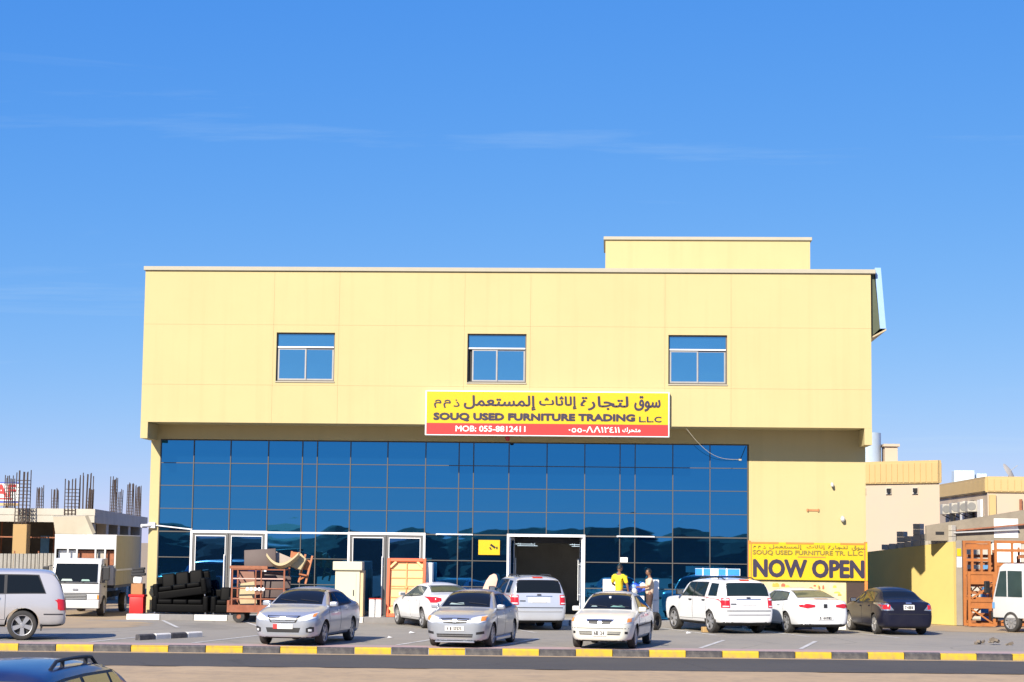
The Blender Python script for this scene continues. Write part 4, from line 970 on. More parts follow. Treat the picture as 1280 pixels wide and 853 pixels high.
def wagon():
    L, W, H = 4.5, 1.74, 1.64
    st = suv_st(L, W, H, zb=.22, nose=.86, hood=1.05, cowl=.95, head=.20, belt=1.02, roofw=.68, tailrake=.34, wmid=.62)
    c = Car('blue_estate_car', 'dark blue estate car with roof rails at the bottom left corner', 'car', (-5.52,-47.9,-.12), R(89.3), st, L, W, H, P_blue, (1.32,-1.26), .33, .37, rim='six')
    gl = mat('car_glass_sandy', (.13,.12,.06), .07, var=.5, scale=1.5, spec=.8)
    suv_common(c, .95, .20, 1.02, 1.05, H, 0,0,0,0, gl)
    c.side_glass([(.66,-.04,.14,-.04),(-.12,-.92,-.12,-.90),(-1.0,-1.82,-1.0,-1.66)], gl, top=.07, bot=.03)
    c.screen('R', H-.15, 1.10, W/2*.66, W/2*.74, None, 'rear_window', .01)
    c.door(.85,-.05,.36,.12); c.door(-.1,-.98,.38,-.75)
    c.pair('tail_light', 'R', [(.80,1.06),(.60,1.06)], [(.80,.80),(.60,.80)], M_red, .014)
    c.rails(.05,-1.45,.50,.06); c.plate('R', .86)
    return c
def place(c, x, y, dx, dy):
    c.root.location.x = x; c.root.location.y = y; c.root.rotation_euler.z = HS(dx, dy)
th = R(-6.5)
place(corolla(), -8.08,-15.05, math.sin(R(-8)), -math.cos(R(-8)))
place(kit_sedan(), -3.68,-14.65, math.sin(R(-9)), -math.cos(R(-9)))
place(old_white(), .06,-14.45, math.sin(R(-9.5)), -math.cos(R(-9.5)))
place(far_white(), -5.72,-3.95, math.sin(R(-23)), math.cos(R(-23)))
place(small_suv('silver_suv', 'silver SUV in front of the open shop entrance', (0,0,0), P_silver3, M_cglass), -2.78,-3.95, math.sin(R(-14)), math.cos(R(-14)))
place(small_suv('white_suv', 'white SUV with a blue and white board on its roof', (0,0,0), P_white, mat('car_glass_green', (.012,.022,.02), .05, var=.3, scale=2, spec=.5)), 3.38,-4.35, math.sin(R(-23.5)), math.cos(R(-23.5)))
place(hatch_tail_sedan(), 5.85,-3.55, math.sin(R(-21)), math.cos(R(-21)))
place(navy_sedan(), 8.85,-3.5, math.sin(R(-10.5)), math.cos(R(-10.5)))
place(big_suv(), -17.05,-15.75, -.954, -.27)
wagon()
# ================================================================== left: unfinished concrete building
M_rebar = mat('rebar', (.06,.042,.036), .8, metal=.2, var=.3, scale=5)
M_rust = mat('rust_steel', (.30,.11,.055), .75, var=.35, scale=9, dirt=(.12,.06,.04), dirt_amt=.5, dscale=5)
M_ply = mat('plywood', (.42,.27,.11), .75, var=.15, scale=3, dirt=(.3,.2,.1), dirt_amt=.4, dscale=3)
M_beam = mat('raw_concrete', (.47,.44,.38), .9, var=.12, scale=1.2, bump=.3, bscale=12, dirt=(.33,.30,.25), dirt_amt=.5, dscale=.7)
M_zinc = mat('zinc_sheet', (.30,.29,.27), .55, metal=.25, var=.12, scale=1.5, dirt=(.2,.17,.13), dirt_amt=.5, dscale=.8)
M_bluet = mat('blue_sheet', (.10,.27,.50), .6, var=.15)
cb_ = thing('unfinished_building', 'unfinished concrete ground floor with bare rebar columns left of the shop', 'building', (-20.64,9.5,0))
def slab_poly(z0, z1, inset=0):
    p = [(-25,0),(0-inset,0+inset),(-4.06-inset,25.5),(-25,25.5)]
    return MB().prism(p, z0, z1, 'Z')
slab_poly(3.62, 3.88).build('roof_slab', M_beam, cb_)
MB().box(-25, -.02, .02, .4, 3.34, 3.62).build('edge_beam', M_beam, cb_)
b = MB(); b.bar((-.22,.45,3.47), (-4.2,25.3,3.47), .35, .30); b.build('edge_beam', M_beam, cb_)
for x, y in [(-6.5,.4),(-10.5,.4),(-.35,.5),(-1.0,5),(-1.8,10),(-2.7,15.5),(-3.5,21),(-6,8),(-10,8),(-6,16),(-12,16)]:
    MB().box(x-.2, x+.2, y-.2, y+.2, 0, 3.62).build('column', M_beam, cb_)
MB().box(-25,-4.6,25.0,25.2,0,3.62).build('rear_wall', M_conc, cb_); MB().box(-25,-1.6,4.6,4.8,0,3.62).build('shade_wall', mat('shade_wall_dark', (.10,.09,.08), .9, var=.2), cb_); MB().bar((-1.7,4.7,1.8),(-4.9,24.9,1.8),.2,3.6).build('shade_wall', mat('shade_wall_dark', (.10,.09,.08), .9), cb_)  # dark inner walls added to keep the space under the slab dim
MB().obox((-2.85,-.3,1.62),(.56,.5,3.24)).build('plywood_form', M_ply, cb_, .01)
rr = random.Random(4)
for k in range(16):
    x, y = -9.5+.62*k+rr.uniform(-.15,.15), rr.uniform(.6,5.5)
    if x > -.6-y*.16: continue
    MB().tube((x,y,0),(x+rr.uniform(-.05,.05),y,3.62),.035,6).build('steel_prop', M_rust, cb_)
MB().bar((-9,.75,2.75),(-.8,.75,2.72),.06,.05).build('ledger_pole', M_rust, cb_)
for x, w, z0, z1, y in ((-3.45,.35,1.9,2.8,4.3),(-2.1,.5,1.2,2.6,3.6),(-4.3,.35,1.2,2.5,4.2),(-6.2,.9,1.2,2.6,4)):
    MB().box(x, x+w, y, y+.08, 0, z1).build('blue_sheet', M_bluet, cb_)
def cage(px, py, z0, z1, w, n=4, ties=True):
    b = MB(); h = w/2; lx, ly = px+20.64, py-9.5; ly = ly
    for i in range(n):
        t = -h+w*i/(n-1)
        for s_ in (-h, h): b.tube((lx+t,ly+s_,z0),(lx+t+rr.uniform(-.03,.03),ly+s_,z1+rr.uniform(-.12,.05)),.022,5)
    if ties:
        z = z0+.1
        while z < z1-.35:
            for a, c in (((-h,-h),(h,-h)),((h,-h),(h,h)),((h,h),(-h,h)),((-h,h),(-h,-h))): b.tube((lx+a[0],ly+a[1],z),(lx+c[0],ly+c[1],z),.014,4,cap=False)
            z += .14
    b.build('rebar_cage', M_rebar, cb_)
cage(-23.49,9.2,3.2,5.4,.46,4); cage(-21.65,9.7,3.3,5.1,.44,4)
cage(-25.56,14,3.85,5.3,.34,5); cage(-26.65,22,3.85,5.12,.26,4); cage(-27.1,26,3.85,5.12,.26,4); cage(-21.75,12.2,3.85,5.40,.42,4,False); cage(-21.62,12.3,3.85,4.75,.2,3)
cage(-22.65,20,3.85,5.5,.24,4); cage(-23.44,24,3.85,5.06,.26,3); cage(-23.9,28,3.85,5.5,.28,4); cage(-24.75,33,3.85,5.53,.26,4)
# corrugated site fence
fn = thing('site_fence', 'grey corrugated metal site fence behind the pale silver SUV', 'fence', (-30.2,6,0))
fm = None
for k in range(10):
    if fm is None:
        n = 24; vs = []; fs = []
        for i in range(n+1):
            x = .92*i/n; y = .025*(1 if (i//2) % 2 else -1)
            for yy in (y, y+.006): vs += [(x,yy,0.02),(x,yy,2.1)]
        for i in range(n):
            q = 4*i; fs += [(q,q+4,q+5,q+1),(q+2,q+3,q+7,q+6)]
        m = MB(); m.add(vs, fs); fm = m.mesh('fence_panel'); fm.materials.append(M_zinc)
    link('fence_panel', fm, None, fn, (k*.93, 0, rr.uniform(-.02,.03)))
    MB().tube((k*.93,.06,0),(k*.93,.06,2.2),.03,6).build('post', M_rust, fn)
# tilted formwork panel
fp = thing('formwork_panel', 'tilted cream formwork panel above the box truck', 'panel', (-20.1,5,0))
MB().add([(x,y,z) for y,(p) in ((0,[(-.80,2.86),(.62,2.86),(.30,3.54),(-.92,3.50)]),(.14,[(-.80,2.92),(.70,2.92),(.38,3.58),(-.92,3.54)])) for x,z in p],[(0,1,2,3),(7,6,5,4),(0,4,5,1),(1,5,6,2),(2,6,7,3),(3,7,4,0)]).build('board', mat('cream_board', (.40,.36,.28), .8, var=.12, scale=2, dirt=(.3,.25,.18), dirt_amt=.4), fp)
for x in (-.6,.3): MB().bar((x,.35,0),(x,.18,3.3),.08).build('post', M_rust, fp)
for z in (3.0,3.25): MB().box(-.75,.35,.15,.20,z-.03,z+.03).build('rail', M_ply, fp)
# billboard with red letters
bb = thing('roadside_billboard', 'white billboard with large red letters AF behind the unfinished building', 'billboard', (-36.2,40,0))
MB().box(-2.5,2.9,0,.1,4.5,5.83).build('board', M_white, bb); MB().box(-2.5,2.9,-.02,0,4.52,4.66).build('stripe', mat('print_tan', (.6,.42,.2), .6), bb); MB().box(-2.5,2.9,-.02,0,4.66,4.78).build('stripe', mat('print_blue', (.06,.1,.4), .6), bb); MB().box(-2.5,2.9,-.02,0,5.76,5.83).build('stripe', mat('print_blue', (.06,.1,.4), .6), bb)
lettering('lettering', 'AF', 1.55,-.02,5.02, 1.15,.66, mat('print_signal_red', (.65,.03,.03), .5), bb, .05)
MB().box(-.2,2.6,-.02,0,4.86,4.94).build('stripe', mat('print_signal_red', (.65,.03,.03), .5), bb)
for x in (-2,0,2.2): MB().tube((x,.2,0),(x,.2,4.6),.1,8).build('post', M_rust, bb)

# ================================================================== right: boundary wall, gate, houses
M_yw = mat('yellow_wall', (.60,.47,.16), .85, var=.06, scale=1.5, bump=.1, bscale=30, dirt=(.50,.37,.13), dirt_amt=.5, dscale=.7)
wl = thing('boundary_wall', 'yellow painted boundary wall with broken block top right of the shop', 'wall', (12.25,3.0,0))
A_, B_ = Vector((0,0)), Vector((-2.75,5.2)); dn = (B_-A_).normalized(); nn = Vector((-dn.y, dn.x))*.1
vs = [(A_-nn),(A_+nn),(B_+nn),(B_-nn)]
MB().add([(v.x,v.y,0) for v in vs]+[(vs[0].x,vs[0].y,2.96),(vs[1].x,vs[1].y,2.96),(vs[2].x,vs[2].y,2.5),(vs[3].x,vs[3].y,2.5)], [(3,2,1,0),(4,5,6,7),(0,1,5,4),(1,2,6,5),(2,3,7,6),(3,0,4,7)]).build('rendered_wall', M_yw, wl)
MB().add([(v.x*1.0,v.y-.004,0) for v in vs]+[(v.x,v.y-.004,.22) for v in vs], [(3,2,1,0),(4,5,6,7),(0,1,5,4),(1,2,6,5),(2,3,7,6),(3,0,4,7)])
ang = math.atan2(dn.y, dn.x)
for t, w, h in ((.10,.42,.62),(.55,.42,.62),(1.05,.4,.62),(1.5,.40,.30),(1.95,.42,.68),(2.5,.4,.28),(2.95,.42,.62),(3.45,.4,.25),(3.9,.42,.20)):
    p = A_+dn*(t+.2); z = 2.96-.46*(t+.2)/5.9
    k = 0
    while k*.205 < h-.05:
        MB().obox((p.x,p.y,z+.10+k*.205),(w,.19,.195),(0,0,ang)).build('block', M_conc, wl, .008); k += 1
p = A_+dn*1.75; MB().obox((p.x,p.y,3.17),(1.3,.10,.07),(0,0,ang)).build('lintel_rod', M_conc, wl)
# gateway of raw concrete
gw = thing('concrete_gateway', 'raw concrete gateway wall with steel rail above the orange gate', 'wall', (12.3,3.2,0))
MB().box(-.05,.17,-.25,.1,0,3.0).build('pillar', mat('grey_pillar', (.27,.24,.2), .9, var=.2, scale=3), gw, .01)
MB().prism([(-1.05,2.98),(.14,3.0),(2.3,3.05),(7,3.2),(7,4.9),(2.3,4.1),(-1.05,3.52)], .0, .2, 'Y').build('lintel_wall', mat('rough_tan_block', (.25,.215,.165), .95, var=.2, scale=2.5, bump=.5, bscale=14, dirt=(.16,.13,.1), dirt_amt=.5, dscale=1.5), gw)
MB().bar((.0,-.12,3.36),(4.5,-.12,3.82),.12,.05).build('steel_rail', M_rust, gw); MB().bar((-.1,-.10,3.28),(2.2,-.10,3.42),.1,.05).build('steel_rail', mat('pale_steel', (.4,.4,.4), .5), gw)
MB().box(6.7,7.0,.0,.2,0,3.15).build('pillar', M_conc, gw); MB().box(-.72,-.42,-.012,.0,3.20,3.31).build('vent_hole', M_black, gw)
MB().box(1.35,2.2,-.02,.0,3.12,3.80).build('white_patch', M_white, gw)
MB().box(-.02,.13,-.27,-.25,2.45,2.72).build('yellow_sticker', M_sy, gw); MB().box(-.02,.15,-.275,-.25,2.05,2.42).build('paper', M_white, gw)
# orange lattice gate leaves
M_gate = mat('orange_gate', (.40,.135,.03), .6, var=.2, scale=5, dirt=(.2,.08,.03), dirt_amt=.5, dscale=3)
def gate_leaf(name, label, loc, rz, w, h, secs):
    g_ = thing(name, label, 'gate', loc, rz, 'orange gate leaves')
    MB().box(0,.09,-.04,.04,.02,h).build('stile', M_gate, g_); MB().box(w-.09,w,-.04,.04,.02,h).build('stile', M_gate, g_)
    z = .02
    for (dz, kind) in secs:
        MB().box(.09,w-.09,-.035,.035,z,z+.10).build('rail', M_gate, g_)
        if kind == '/': MB().bar((.12,0,z+.12),(w-.12,0,z+dz-.03),.05,.10,(0,1,0)).build('brace', M_gate, g_)
        if kind == '\\': MB().bar((w-.12,0,z+.12),(.12,0,z+dz-.03),.05,.10,(0,1,0)).build('brace', M_gate, g_)
        if kind == 'x':
            MB().bar((.12,-.02,z+.12),(w-.12,-.02,z+dz-.03),.03,.08,(0,1,0)).build('brace', M_gate, g_); MB().bar((w-.12,.02,z+.12),(.12,.02,z+dz-.03),.03,.08,(0,1,0)).build('brace', M_gate, g_)
        if kind == 'p': MB().box(.09,w-.09,-.01,.01,z+.1,z+dz).build('panel', M_gate, g_)
        if kind == '|':
            for k in range(1,3): MB().box(w*k/3-.04,w*k/3+.04,-.03,.03,z+.1,z+dz).build('slat', M_gate, g_)
        z += dz
    MB().box(.09,w-.09,-.035,.035,h-.10,h).build('rail', M_gate, g_)
gate_leaf('lattice_gate', 'lower orange lattice gate leaf beside the concrete pillar', (12.47,1.95,0), R(4), .96, 1.92, [(.62,'\\'),(.22,'p'),(.62,'/'),(.36,'p')])
gate_leaf('lattice_gate', 'tall orange lattice gate leaf behind the lower leaf', (12.42,2.55,0), R(6), 1.0, 3.0, [(.9,'/'),(.9,'x'),(.45,'|'),(.42,'|'),(.2,'p')])
gate_leaf('lattice_gate', 'wide orange lattice gate leaf behind the white pickup', (13.55,2.7,0), R(3), 1.9, 3.02, [(.7,'/'),(.9,'/'),(.5,'p'),(.5,'|'),(.3,'|')])
# stacked bed frames leaning behind the gate
M_bed = mat('brown_bed_wood', (.27,.095,.03), .65, var=.25, scale=4)
for i, (x, y, w, h, lean, lb) in enumerate(((12.62,3.0,1.05,2.7,-6,'brown slatted bed frame leaning behind the orange gate, nearest the pillar'),(13.55,3.05,1.0,2.5,-8,'brown slatted bed frame leaning behind the orange gate, next to the first'),(14.5,3.05,1.2,2.8,-5,'tall brown slatted bed frame leaning behind the white pickup'))):
    t = thing('bed_frame', lb, 'bed frame', (x,y,0), 0, 'bed frames stacked behind the gate'); t.rotation_euler = (R(lean),0,0)
    for a in (0,w-.07): MB().box(a,a+.07,0,.06,0,h).build('side_rail', M_bed, t)
    n = int(h/.26)
    for k in range(n): MB().box(.07,w-.07,.015,.04,.08+k*.26,.19+k*.26).build('slat', M_bed, t)
    MB().bar((.07,.07,.2),(w-.07,.07,h-.3),.05,.03,(0,1,0)).build('brace', M_bed, t)
# clutter and wall in the yard behind the gate
yb = thing('yard_cabin', 'white cabin in the yard behind the orange gate', 'cabin', (15.4,10,0))
MB().box(-3.2,4.0,0,3,0,3.0).build('wall', M_beam, yb); MB().box(-.5,.6,-.05,0,0,3.94).build('white_door', M_white, yb)
MB().box(-3.3,4.1,-.1,3.1,3.0,3.1).build('roof', M_zinc, yb)
for i, (x, y, h, w, m, lb) in enumerate(((13.0,6.5,1.3,.8,M_ply,'tan plywood crate stacked in the yard behind the orange gate'),(14.2,7.2,2.2,.5,M_bluet,'blue sheeted stack in the yard behind the orange gate'))):
    t = thing('yard_crate', lb, 'crate', (x,y,0)); n = 4
    for k in range(n): MB().box(-w/2,w/2,-.3,.3,h*k/n+.01,h*(k+1)/n-.01).build('plank', m, t, .01)
# houses behind
M_bei = mat('beige_render', (.48,.39,.30), .85, var=.05, scale=1, dirt=(.55,.38,.2), dirt_amt=.25, dscale=.5)
M_clad = mat('tan_cladding', (.50,.355,.155), .6, var=.06, scale=1)
def clad(par, p, q, z0, z1, m=M_clad, th=.12):
    p, q = Vector(p), Vector(q); L_ = (q-p).length; d_ = (q-p)/L_; n_ = Vector((d_.y,-d_.x)); k = int(L_/.3)
    for i in range(k):
        a, c = p+d_*(L_*i/k+.02), p+d_*(L_*(i+1)/k-.02)
        MB().add([(v.x,v.y,z) for z in (z0,z1) for v in (a,c,c+n_*th,a+n_*th)], [(3,2,1,0),(4,5,6,7),(0,1,5,4),(1,2,6,5),(2,3,7,6),(3,0,4,7)]).build('cladding_rib', m, par)
    MB().add([(v.x,v.y,z) for z in (z0-.05,z1+.12) for v in (p-n_*.02,q-n_*.02,q+n_*th*.75,p+n_*th*.75)], [(3,2,1,0),(4,5,6,7),(0,1,5,4),(1,2,6,5),(2,3,7,6),(3,0,4,7)]).build('cladding_back', m, par)
hA = thing('beige_house', 'beige house with tan ribbed parapet and three small square vents', 'house', (13.4,23.3,0))
pl, pr = Vector((-4.5,3.9)), Vector((1.5,-1.3)); d_ = (pr-pl).normalized(); n_ = Vector((-d_.y,d_.x))
bk = Vector((-.25,.97))*6; q = [pl,pr,pr+bk,pl+bk]
MB().add([(v.x,v.y,z) for z in (0,6.62) for v in q], [(3,2,1,0),(4,5,6,7),(0,1,5,4),(1,2,6,5),(2,3,7,6),(3,0,4,7)]).build('wall', M_bei, hA)
clad(hA, pl, pr, 5.75, 6.62); clad(hA, pr, pr+bk, 5.75, 6.62)
for px_ in (11.80,12.86,13.93):
    t = (px_-13.4-pl.x)/d_.x; c = pl+d_*t
    w = MB().obox((c.x,c.y-.03,5.36),(.30,.10,.30),(0,0,math.atan2(d_.y,d_.x))).build('vent', M_beam, hA); MB().obox((c.x-.02,c.y-.14,5.38),(.17,.12,.19),(0,0,math.atan2(d_.y,d_.x))).build('opening', M_black, w)
MB().tube((-1.6,2.2,6.62),(-1.6,2.2,8.15),.95,28).build('water_tank', mat('pale_tank', (.50,.60,.68), .5, var=.08), hA, smooth=40)
MB().box(-.55,.05,1.6,2.6,6.62,7.5).build('stair_box', M_bei, hA); MB().box(-.62,.14,1.5,2.7,7.5,7.62).build('stair_cap', M_bei, hA)
MB().tube((1.1,-1.0,2.9),(1.1,-1.0,3.4),.06,6).build('pipe', M_rust, hA)
hB = thing('beige_house', 'beige house with air conditioners under a tan ribbed parapet at right edge', 'house', (17.06,22,0))
MB().add([(x,y,z) for z in (0,5.95) for x,y in ((-.16,12),(0,0),(9,-.6),(9,12))], [(3,2,1,0),(4,5,6,7),(0,1,5,4),(1,2,6,5),(2,3,7,6),(3,0,4,7)]).build('wall', M_bei, hB)
clad(hB, (-.16,12), (0,0), 5.36, 5.9); clad(hB, (0,0), (9,-.6), 5.36, 5.9)
for k, y in enumerate((1.4,3.4,5.6,8.2)):
    MB().box(-.12-.01*y,-.02-.012*y,y-.45,y+.45,3.6,5.0).build('window', M_white if k % 2 == 0 else M_black, hB)
    ac = MB().box(-.55,-.1,y+.55,y+1.25,4.45,4.95).build('air_conditioner', mat('weathered_white', (.40,.38,.34), .6, var=.15), hB, .02); MB().lathe([(0,-.01),(.18,-.01),(.2,.01),(0,.01)],'Y',14).build('fan_grille', mat('fan_grey', (.2,.2,.2), .7), ac, loc=(-.36,y+.545,4.70))
    MB().bar((-.5,y+.9,4.42),(-.05,y+.9,4.2),.04).build('bracket', M_trim, hB)
MB().box(.05,.35,-.14,.0,3.3,5.2).build('corner_pilaster', M_clad, hB); MB().tube((1.45,-.2,4.5),(1.45,-.2,5.0),.07,6).build('pipe', M_rust, hB)
for x, y, w, h in ((.35,8,1.0,.65),(1.2,8,.5,.5)): MB().box(x-w/2,x+w/2,y-.4,y+.4,5.95,5.95+h).build('water_tank', mat('pale_tank', (.50,.60,.68), .5), hB, .04, 2)
dish = thing('satellite_dish', 'satellite dish on the roof of the beige house at right edge', 'dish', (18.85,26,5.95))
MB().lathe([(0,.10),(.2,.085),(.38,.03),(.46,0),(.38,.02),(.2,.07),(0,.085)],'Z',22).build('dish', M_conc, dish, smooth=60, loc=(-.0,0,.45), rot=(R(60),0,R(60)))
MB().tube((0,0,0),(0,0,.5),.03,6).build('mast', M_trim, dish); MB().tube((0,0,.45),(.35,-.3,.75),.012,5).build('arm', M_conc, dish)
# ================================================================== white box truck
M_tw = mat('truck_white', (.52,.53,.54), .45, var=.04, scale=2, coat=.2, dirt=(.45,.38,.3), dirt_amt=.22, dscale=1.3)
M_tp = mat('truck_panel', (.36,.335,.24), .6, var=.08, scale=3, dirt=(.4,.33,.22), dirt_amt=.5, dscale=1.2)
def truck_wheels(t, axles, y, r):
    d = Car.__new__(Car); d.root = t
    for x in axles:
        for s_ in (1,-1): d.wheel(x, s_*y, r, s_, 'steel')
bt = thing('box_truck', 'white box truck parked left of the shop, facing the camera', 'truck', (-18.62,-.15,0), math.atan2(-.996,.085))
cab = MB().prism([(0,.42),(.02,1.12),(-.28,1.93),(-.45,2.0),(-1.5,2.0),(-1.5,.42)], -.84, .84, 'Y').build('cab', M_tw, bt, .05, 2, 40)
MB().add([(.028,-.74,1.20),(.028,.74,1.20),(-.222,.72,1.82),(-.222,-.72,1.82)], [(0,1,2,3)]).build('windscreen', M_cglass, bt, loc=(.008,0,0))
for s_ in (1,-1):
    MB().prism([(-.10,1.15),(-.32,1.82),(-.95,1.82),(-.95,1.15)], s_*.845, s_*.856, 'Y').build('side_window', M_cglass, cab)
    MB().box(.0,.03,s_*.42-.0,s_*.42+s_*.40,.60,.74).build('headlight', M_lens, bt, .008); MB().box(-.0,.036,s_*.76,s_*.82,.60,.74).build('indicator', M_amber, bt)
    m_ = MB().box(-.1,-.02,s_*1.05-.11,s_*1.05+.11,1.25,1.72).build('mirror', M_trim, bt, .03, 2); MB().bar((-.1,s_*.84,1.75),(-.06,s_*1.05,1.7),.03).build('mirror_arm', M_trim, m_)
    MB().box(-.05,-.95,s_*.842,s_*.852,.50,1.10).build('door', M_tw, cab); MB().box(-.75,-.9,s_*.85,s_*.875,1.0,1.04).build('handle', M_trim, cab)
MB().box(.0,.025,-.40,.40,.58,.76).build('grille', M_trim, bt)
for k in range(3): MB().box(.02,.034,-.38,.38,.61+.05*k,.622+.05*k).build('grille_bar', M_tw, bt)
MB().box(.012,.03,-.84,.84,.79,.81).build('seam', M_trim, bt); MB().box(.018,.036,-.78,.78,1.13,1.17).build('cowl_vent', M_trim, bt)
MB().add([(.036,-.5,1.22),(.036,-.1,1.22),(.02,-.14,1.29),(.02,-.46,1.29)],[(0,1,2,3)]).build('dash_highlight', mat('dash_glare_pale', (.30,.38,.36), .3), bt); MB().add([(.036,.2,1.22),(.036,.5,1.22),(.02,.46,1.28),(.02,.22,1.28)],[(0,1,2,3)]).build('dash_highlight', mat('dash_glare_green', (.16,.30,.26), .3), bt)  # windscreen highlights and dashboard items painted as flat patches
MB().box(-.15,.10,-.84,.84,.28,.54).build('bumper', M_tw, bt, .03, 2); MB().box(.10,.112,-.26,.26,.36,.47).build('number_plate', M_plate, bt); MB().box(.03,.045,-.09,.09,.90,.96).build('badge', M_chrome, bt)
for y in (-.4,.25): MB().bar((.03,y,1.17),(-.09,y+.42,1.42),.012).build('wiper', M_trim, bt)
for s_ in (1,-1): MB().box(-6.8,-.3,s_*.38-.05,s_*.38+.05,.55,.75).build('chassis_rail', M_under, bt)
MB().box(-6.9,-1.65,-1.05,1.05,.95,1.05).build('box_floor', M_trim, bt)
for s_ in (1,-1):
    for k in range(6): MB().box(-6.9+.873*k,-6.9+.873*(k+1)-.012,s_*1.07-.02,s_*1.07+.02,1.05,2.80).build('side_panel', M_tp, bt)
    MB().box(-6.9,-1.65,s_*1.10-.015,s_*1.10+.015,1.55,1.62).build('side_rail', M_tw, bt)
MB().box(-6.9,-1.62,-1.10,1.10,2.80,2.84).build('box_roof', M_tw, bt)
MB().box(-1.65,-1.60,-1.09,1.09,2.32,2.80).build('front_board', M_tw, bt)
for y in (-1.06,-.62,-.30,.36,.70,1.06): MB().box(-1.65,-1.60,y-.03,y+.03,1.05,2.32).build('front_post', M_tw, bt)
MB().box(-1.65,-1.60,-1.09,1.09,1.05,1.75).build('front_board', M_tw, bt)
for k, (y0, y1, m) in enumerate(((-1.0,-.35,M_white),(-.28,.32,M_rust),(.38,.68,M_conc),(.72,1.0,M_rust))):
    MB().box(-2.6,-1.8,y0,y1,1.05,2.28).build('cargo', m, bt, .02)
MB().box(-6.92,-6.88,-1.09,1.09,1.05,2.8).build('tail_board', M_tp, bt)
truck_wheels(bt, (-.75,-5.2), .78, .36)
# ================================================================== small white pickup at the right edge
pk = thing('white_pickup', 'white flatbed pickup cut off by the right edge, beside the orange gate', 'truck', (13.30,-.95,0), math.atan2(.80,-.60))
pcab = MB().prism([(0,.45),(.0,1.05),(-.32,2.12),(-.5,2.24),(-1.45,2.24),(-1.45,.45)], -.80, .80, 'Y').build('cab', M_tw, pk, .05, 2, 40)
for s_ in (1,-1):
    MB().prism([(-.12,1.15),(-.36,1.98),(-.62,2.0),(-.62,1.15)], s_*.805, s_*.815, 'Y').build('side_window', M_cglass2, pcab); MB().prism([(-.68,1.15),(-.68,2.0),(-1.28,2.0),(-1.28,1.15)], s_*.805, s_*.815, 'Y').build('side_window', M_cglass2, pcab)
    mm = MB().box(.02,.12,s_*.98-.1,s_*.98+.1,1.25,1.65).build('mirror', M_trim, pk, .03, 2); MB().bar((.0,s_*.80,1.6),(.06,s_*.98,1.55),.03).build('mirror_arm', M_trim, mm)
    MB().box(-.1,-.0,s_*.802,s_*.812,.75,.95).build('indicator', M_bluet, pk)
    MB().box(-4.3,-1.55,s_*.86-.02,s_*.86+.02,.86,1.26).build('drop_side', M_tw, pk, .01)
    for x in (-1.6,-2.3,-3.1,-4.2): MB().bar((x,s_*.80,1.2),(x,s_*.80,2.1),.05).build('rack_post', M_tw, pk)
    for z in (1.7,2.1): MB().bar((-1.55,s_*.80,z),(-4.25,s_*.80,z),.04).build('rack_rail', M_tw, pk)
    MB().box(-4.2,-1.5,s_*.55-.03,s_*.55+.03,.5,.86).build('chassis_rail', M_trim, pk)
    for k in range(5): MB().bar((-1.7-.16*k,s_*.84,.42),(-1.7-.16*k,s_*.84,.82),.03).build('under_guard', mat('olive_steel', (.25,.24,.06), .6), pk)
    MB().bar((-1.55,s_*.84,.45),(-2.6,s_*.84,.45),.05).build('under_guard', mat('olive_steel', (.25,.24,.06), .6), pk)
MB().box(.0,.10,-.78,.78,.40,.62).build('bumper', M_trim, pk, .02)
MB().add([(.008,-.7,1.12),(.008,.7,1.12),(-.30,.68,2.02),(-.30,-.68,2.02)],[(0,1,2,3)]).build('windscreen', M_cglass2, pk)
MB().box(-4.3,-1.5,-.84,.84,.80,.88).build('bed', M_trim, pk); MB().box(-1.9,-1.62,-.5,.45,.88,1.5).build('load', M_under, pk, .05)
truck_wheels(pk, (-.78,-3.3), .70, .34)
# ================================================================== things in front of the glass
M_leather = mat('black_leather', (.0022,.0022,.0025), .6, var=.2, scale=4, bump=.1, bscale=15, spec=.1)
def sofa(label, loc, rz, w, tilt=0):
    s_ = thing('black_sofa', label, 'sofa', loc, rz, 'black leather sofas by the glass'); s_.rotation_euler = (0, tilt, rz)
    MB().box(-w/2,w/2,-.42,.42,.06,.34).build('base', M_leather, s_, .05, 3, 40)
    n = 3 if w > 1.5 else 1
    for k in range(n):
        a = -w/2+.20+(w-.40)*k/n; c = -w/2+.20+(w-.40)*(k+1)/n
        MB().box(a+.01,c-.01,-.46,.18,.34,.50).build('seat_cushion', M_leather, s_, .06, 3, 40); MB().obox(((a+c)/2,.24,.66),(c-a-.02,.22,.50),(R(-12),0,0)).build('back_cushion', M_leather, s_, .07, 3, 40)
    MB().box(-w/2,w/2,.28,.46,.30,.84).build('backrest', M_leather, s_, .06, 3, 40)
    for q in (1,-1): MB().box(q*w/2-.20*(q>0),q*w/2+.20*(q<0),-.44,.44,.10,.62).build('armrest', M_leather, s_, .07, 3, 40)
    for x in (-w/2+.1,w/2-.1):
        for y in (-.36,.36): MB().tube((x,y,0),(x,y,.07),.025,8).build('leg', M_chrome, s_)
sofa('black leather sofa on the step against the left end of the glass', (-14.68,-.85,.17), 0, 1.95)
sofa('upturned black leather sofa stacked slantwise on the other sofa', (-14.66,-.83,.68), 0, 1.85, R(-8))
sofa('black leather armchair between the stacked sofas and the cage trailer', (-13.22,-.95,.17), 0, .78)
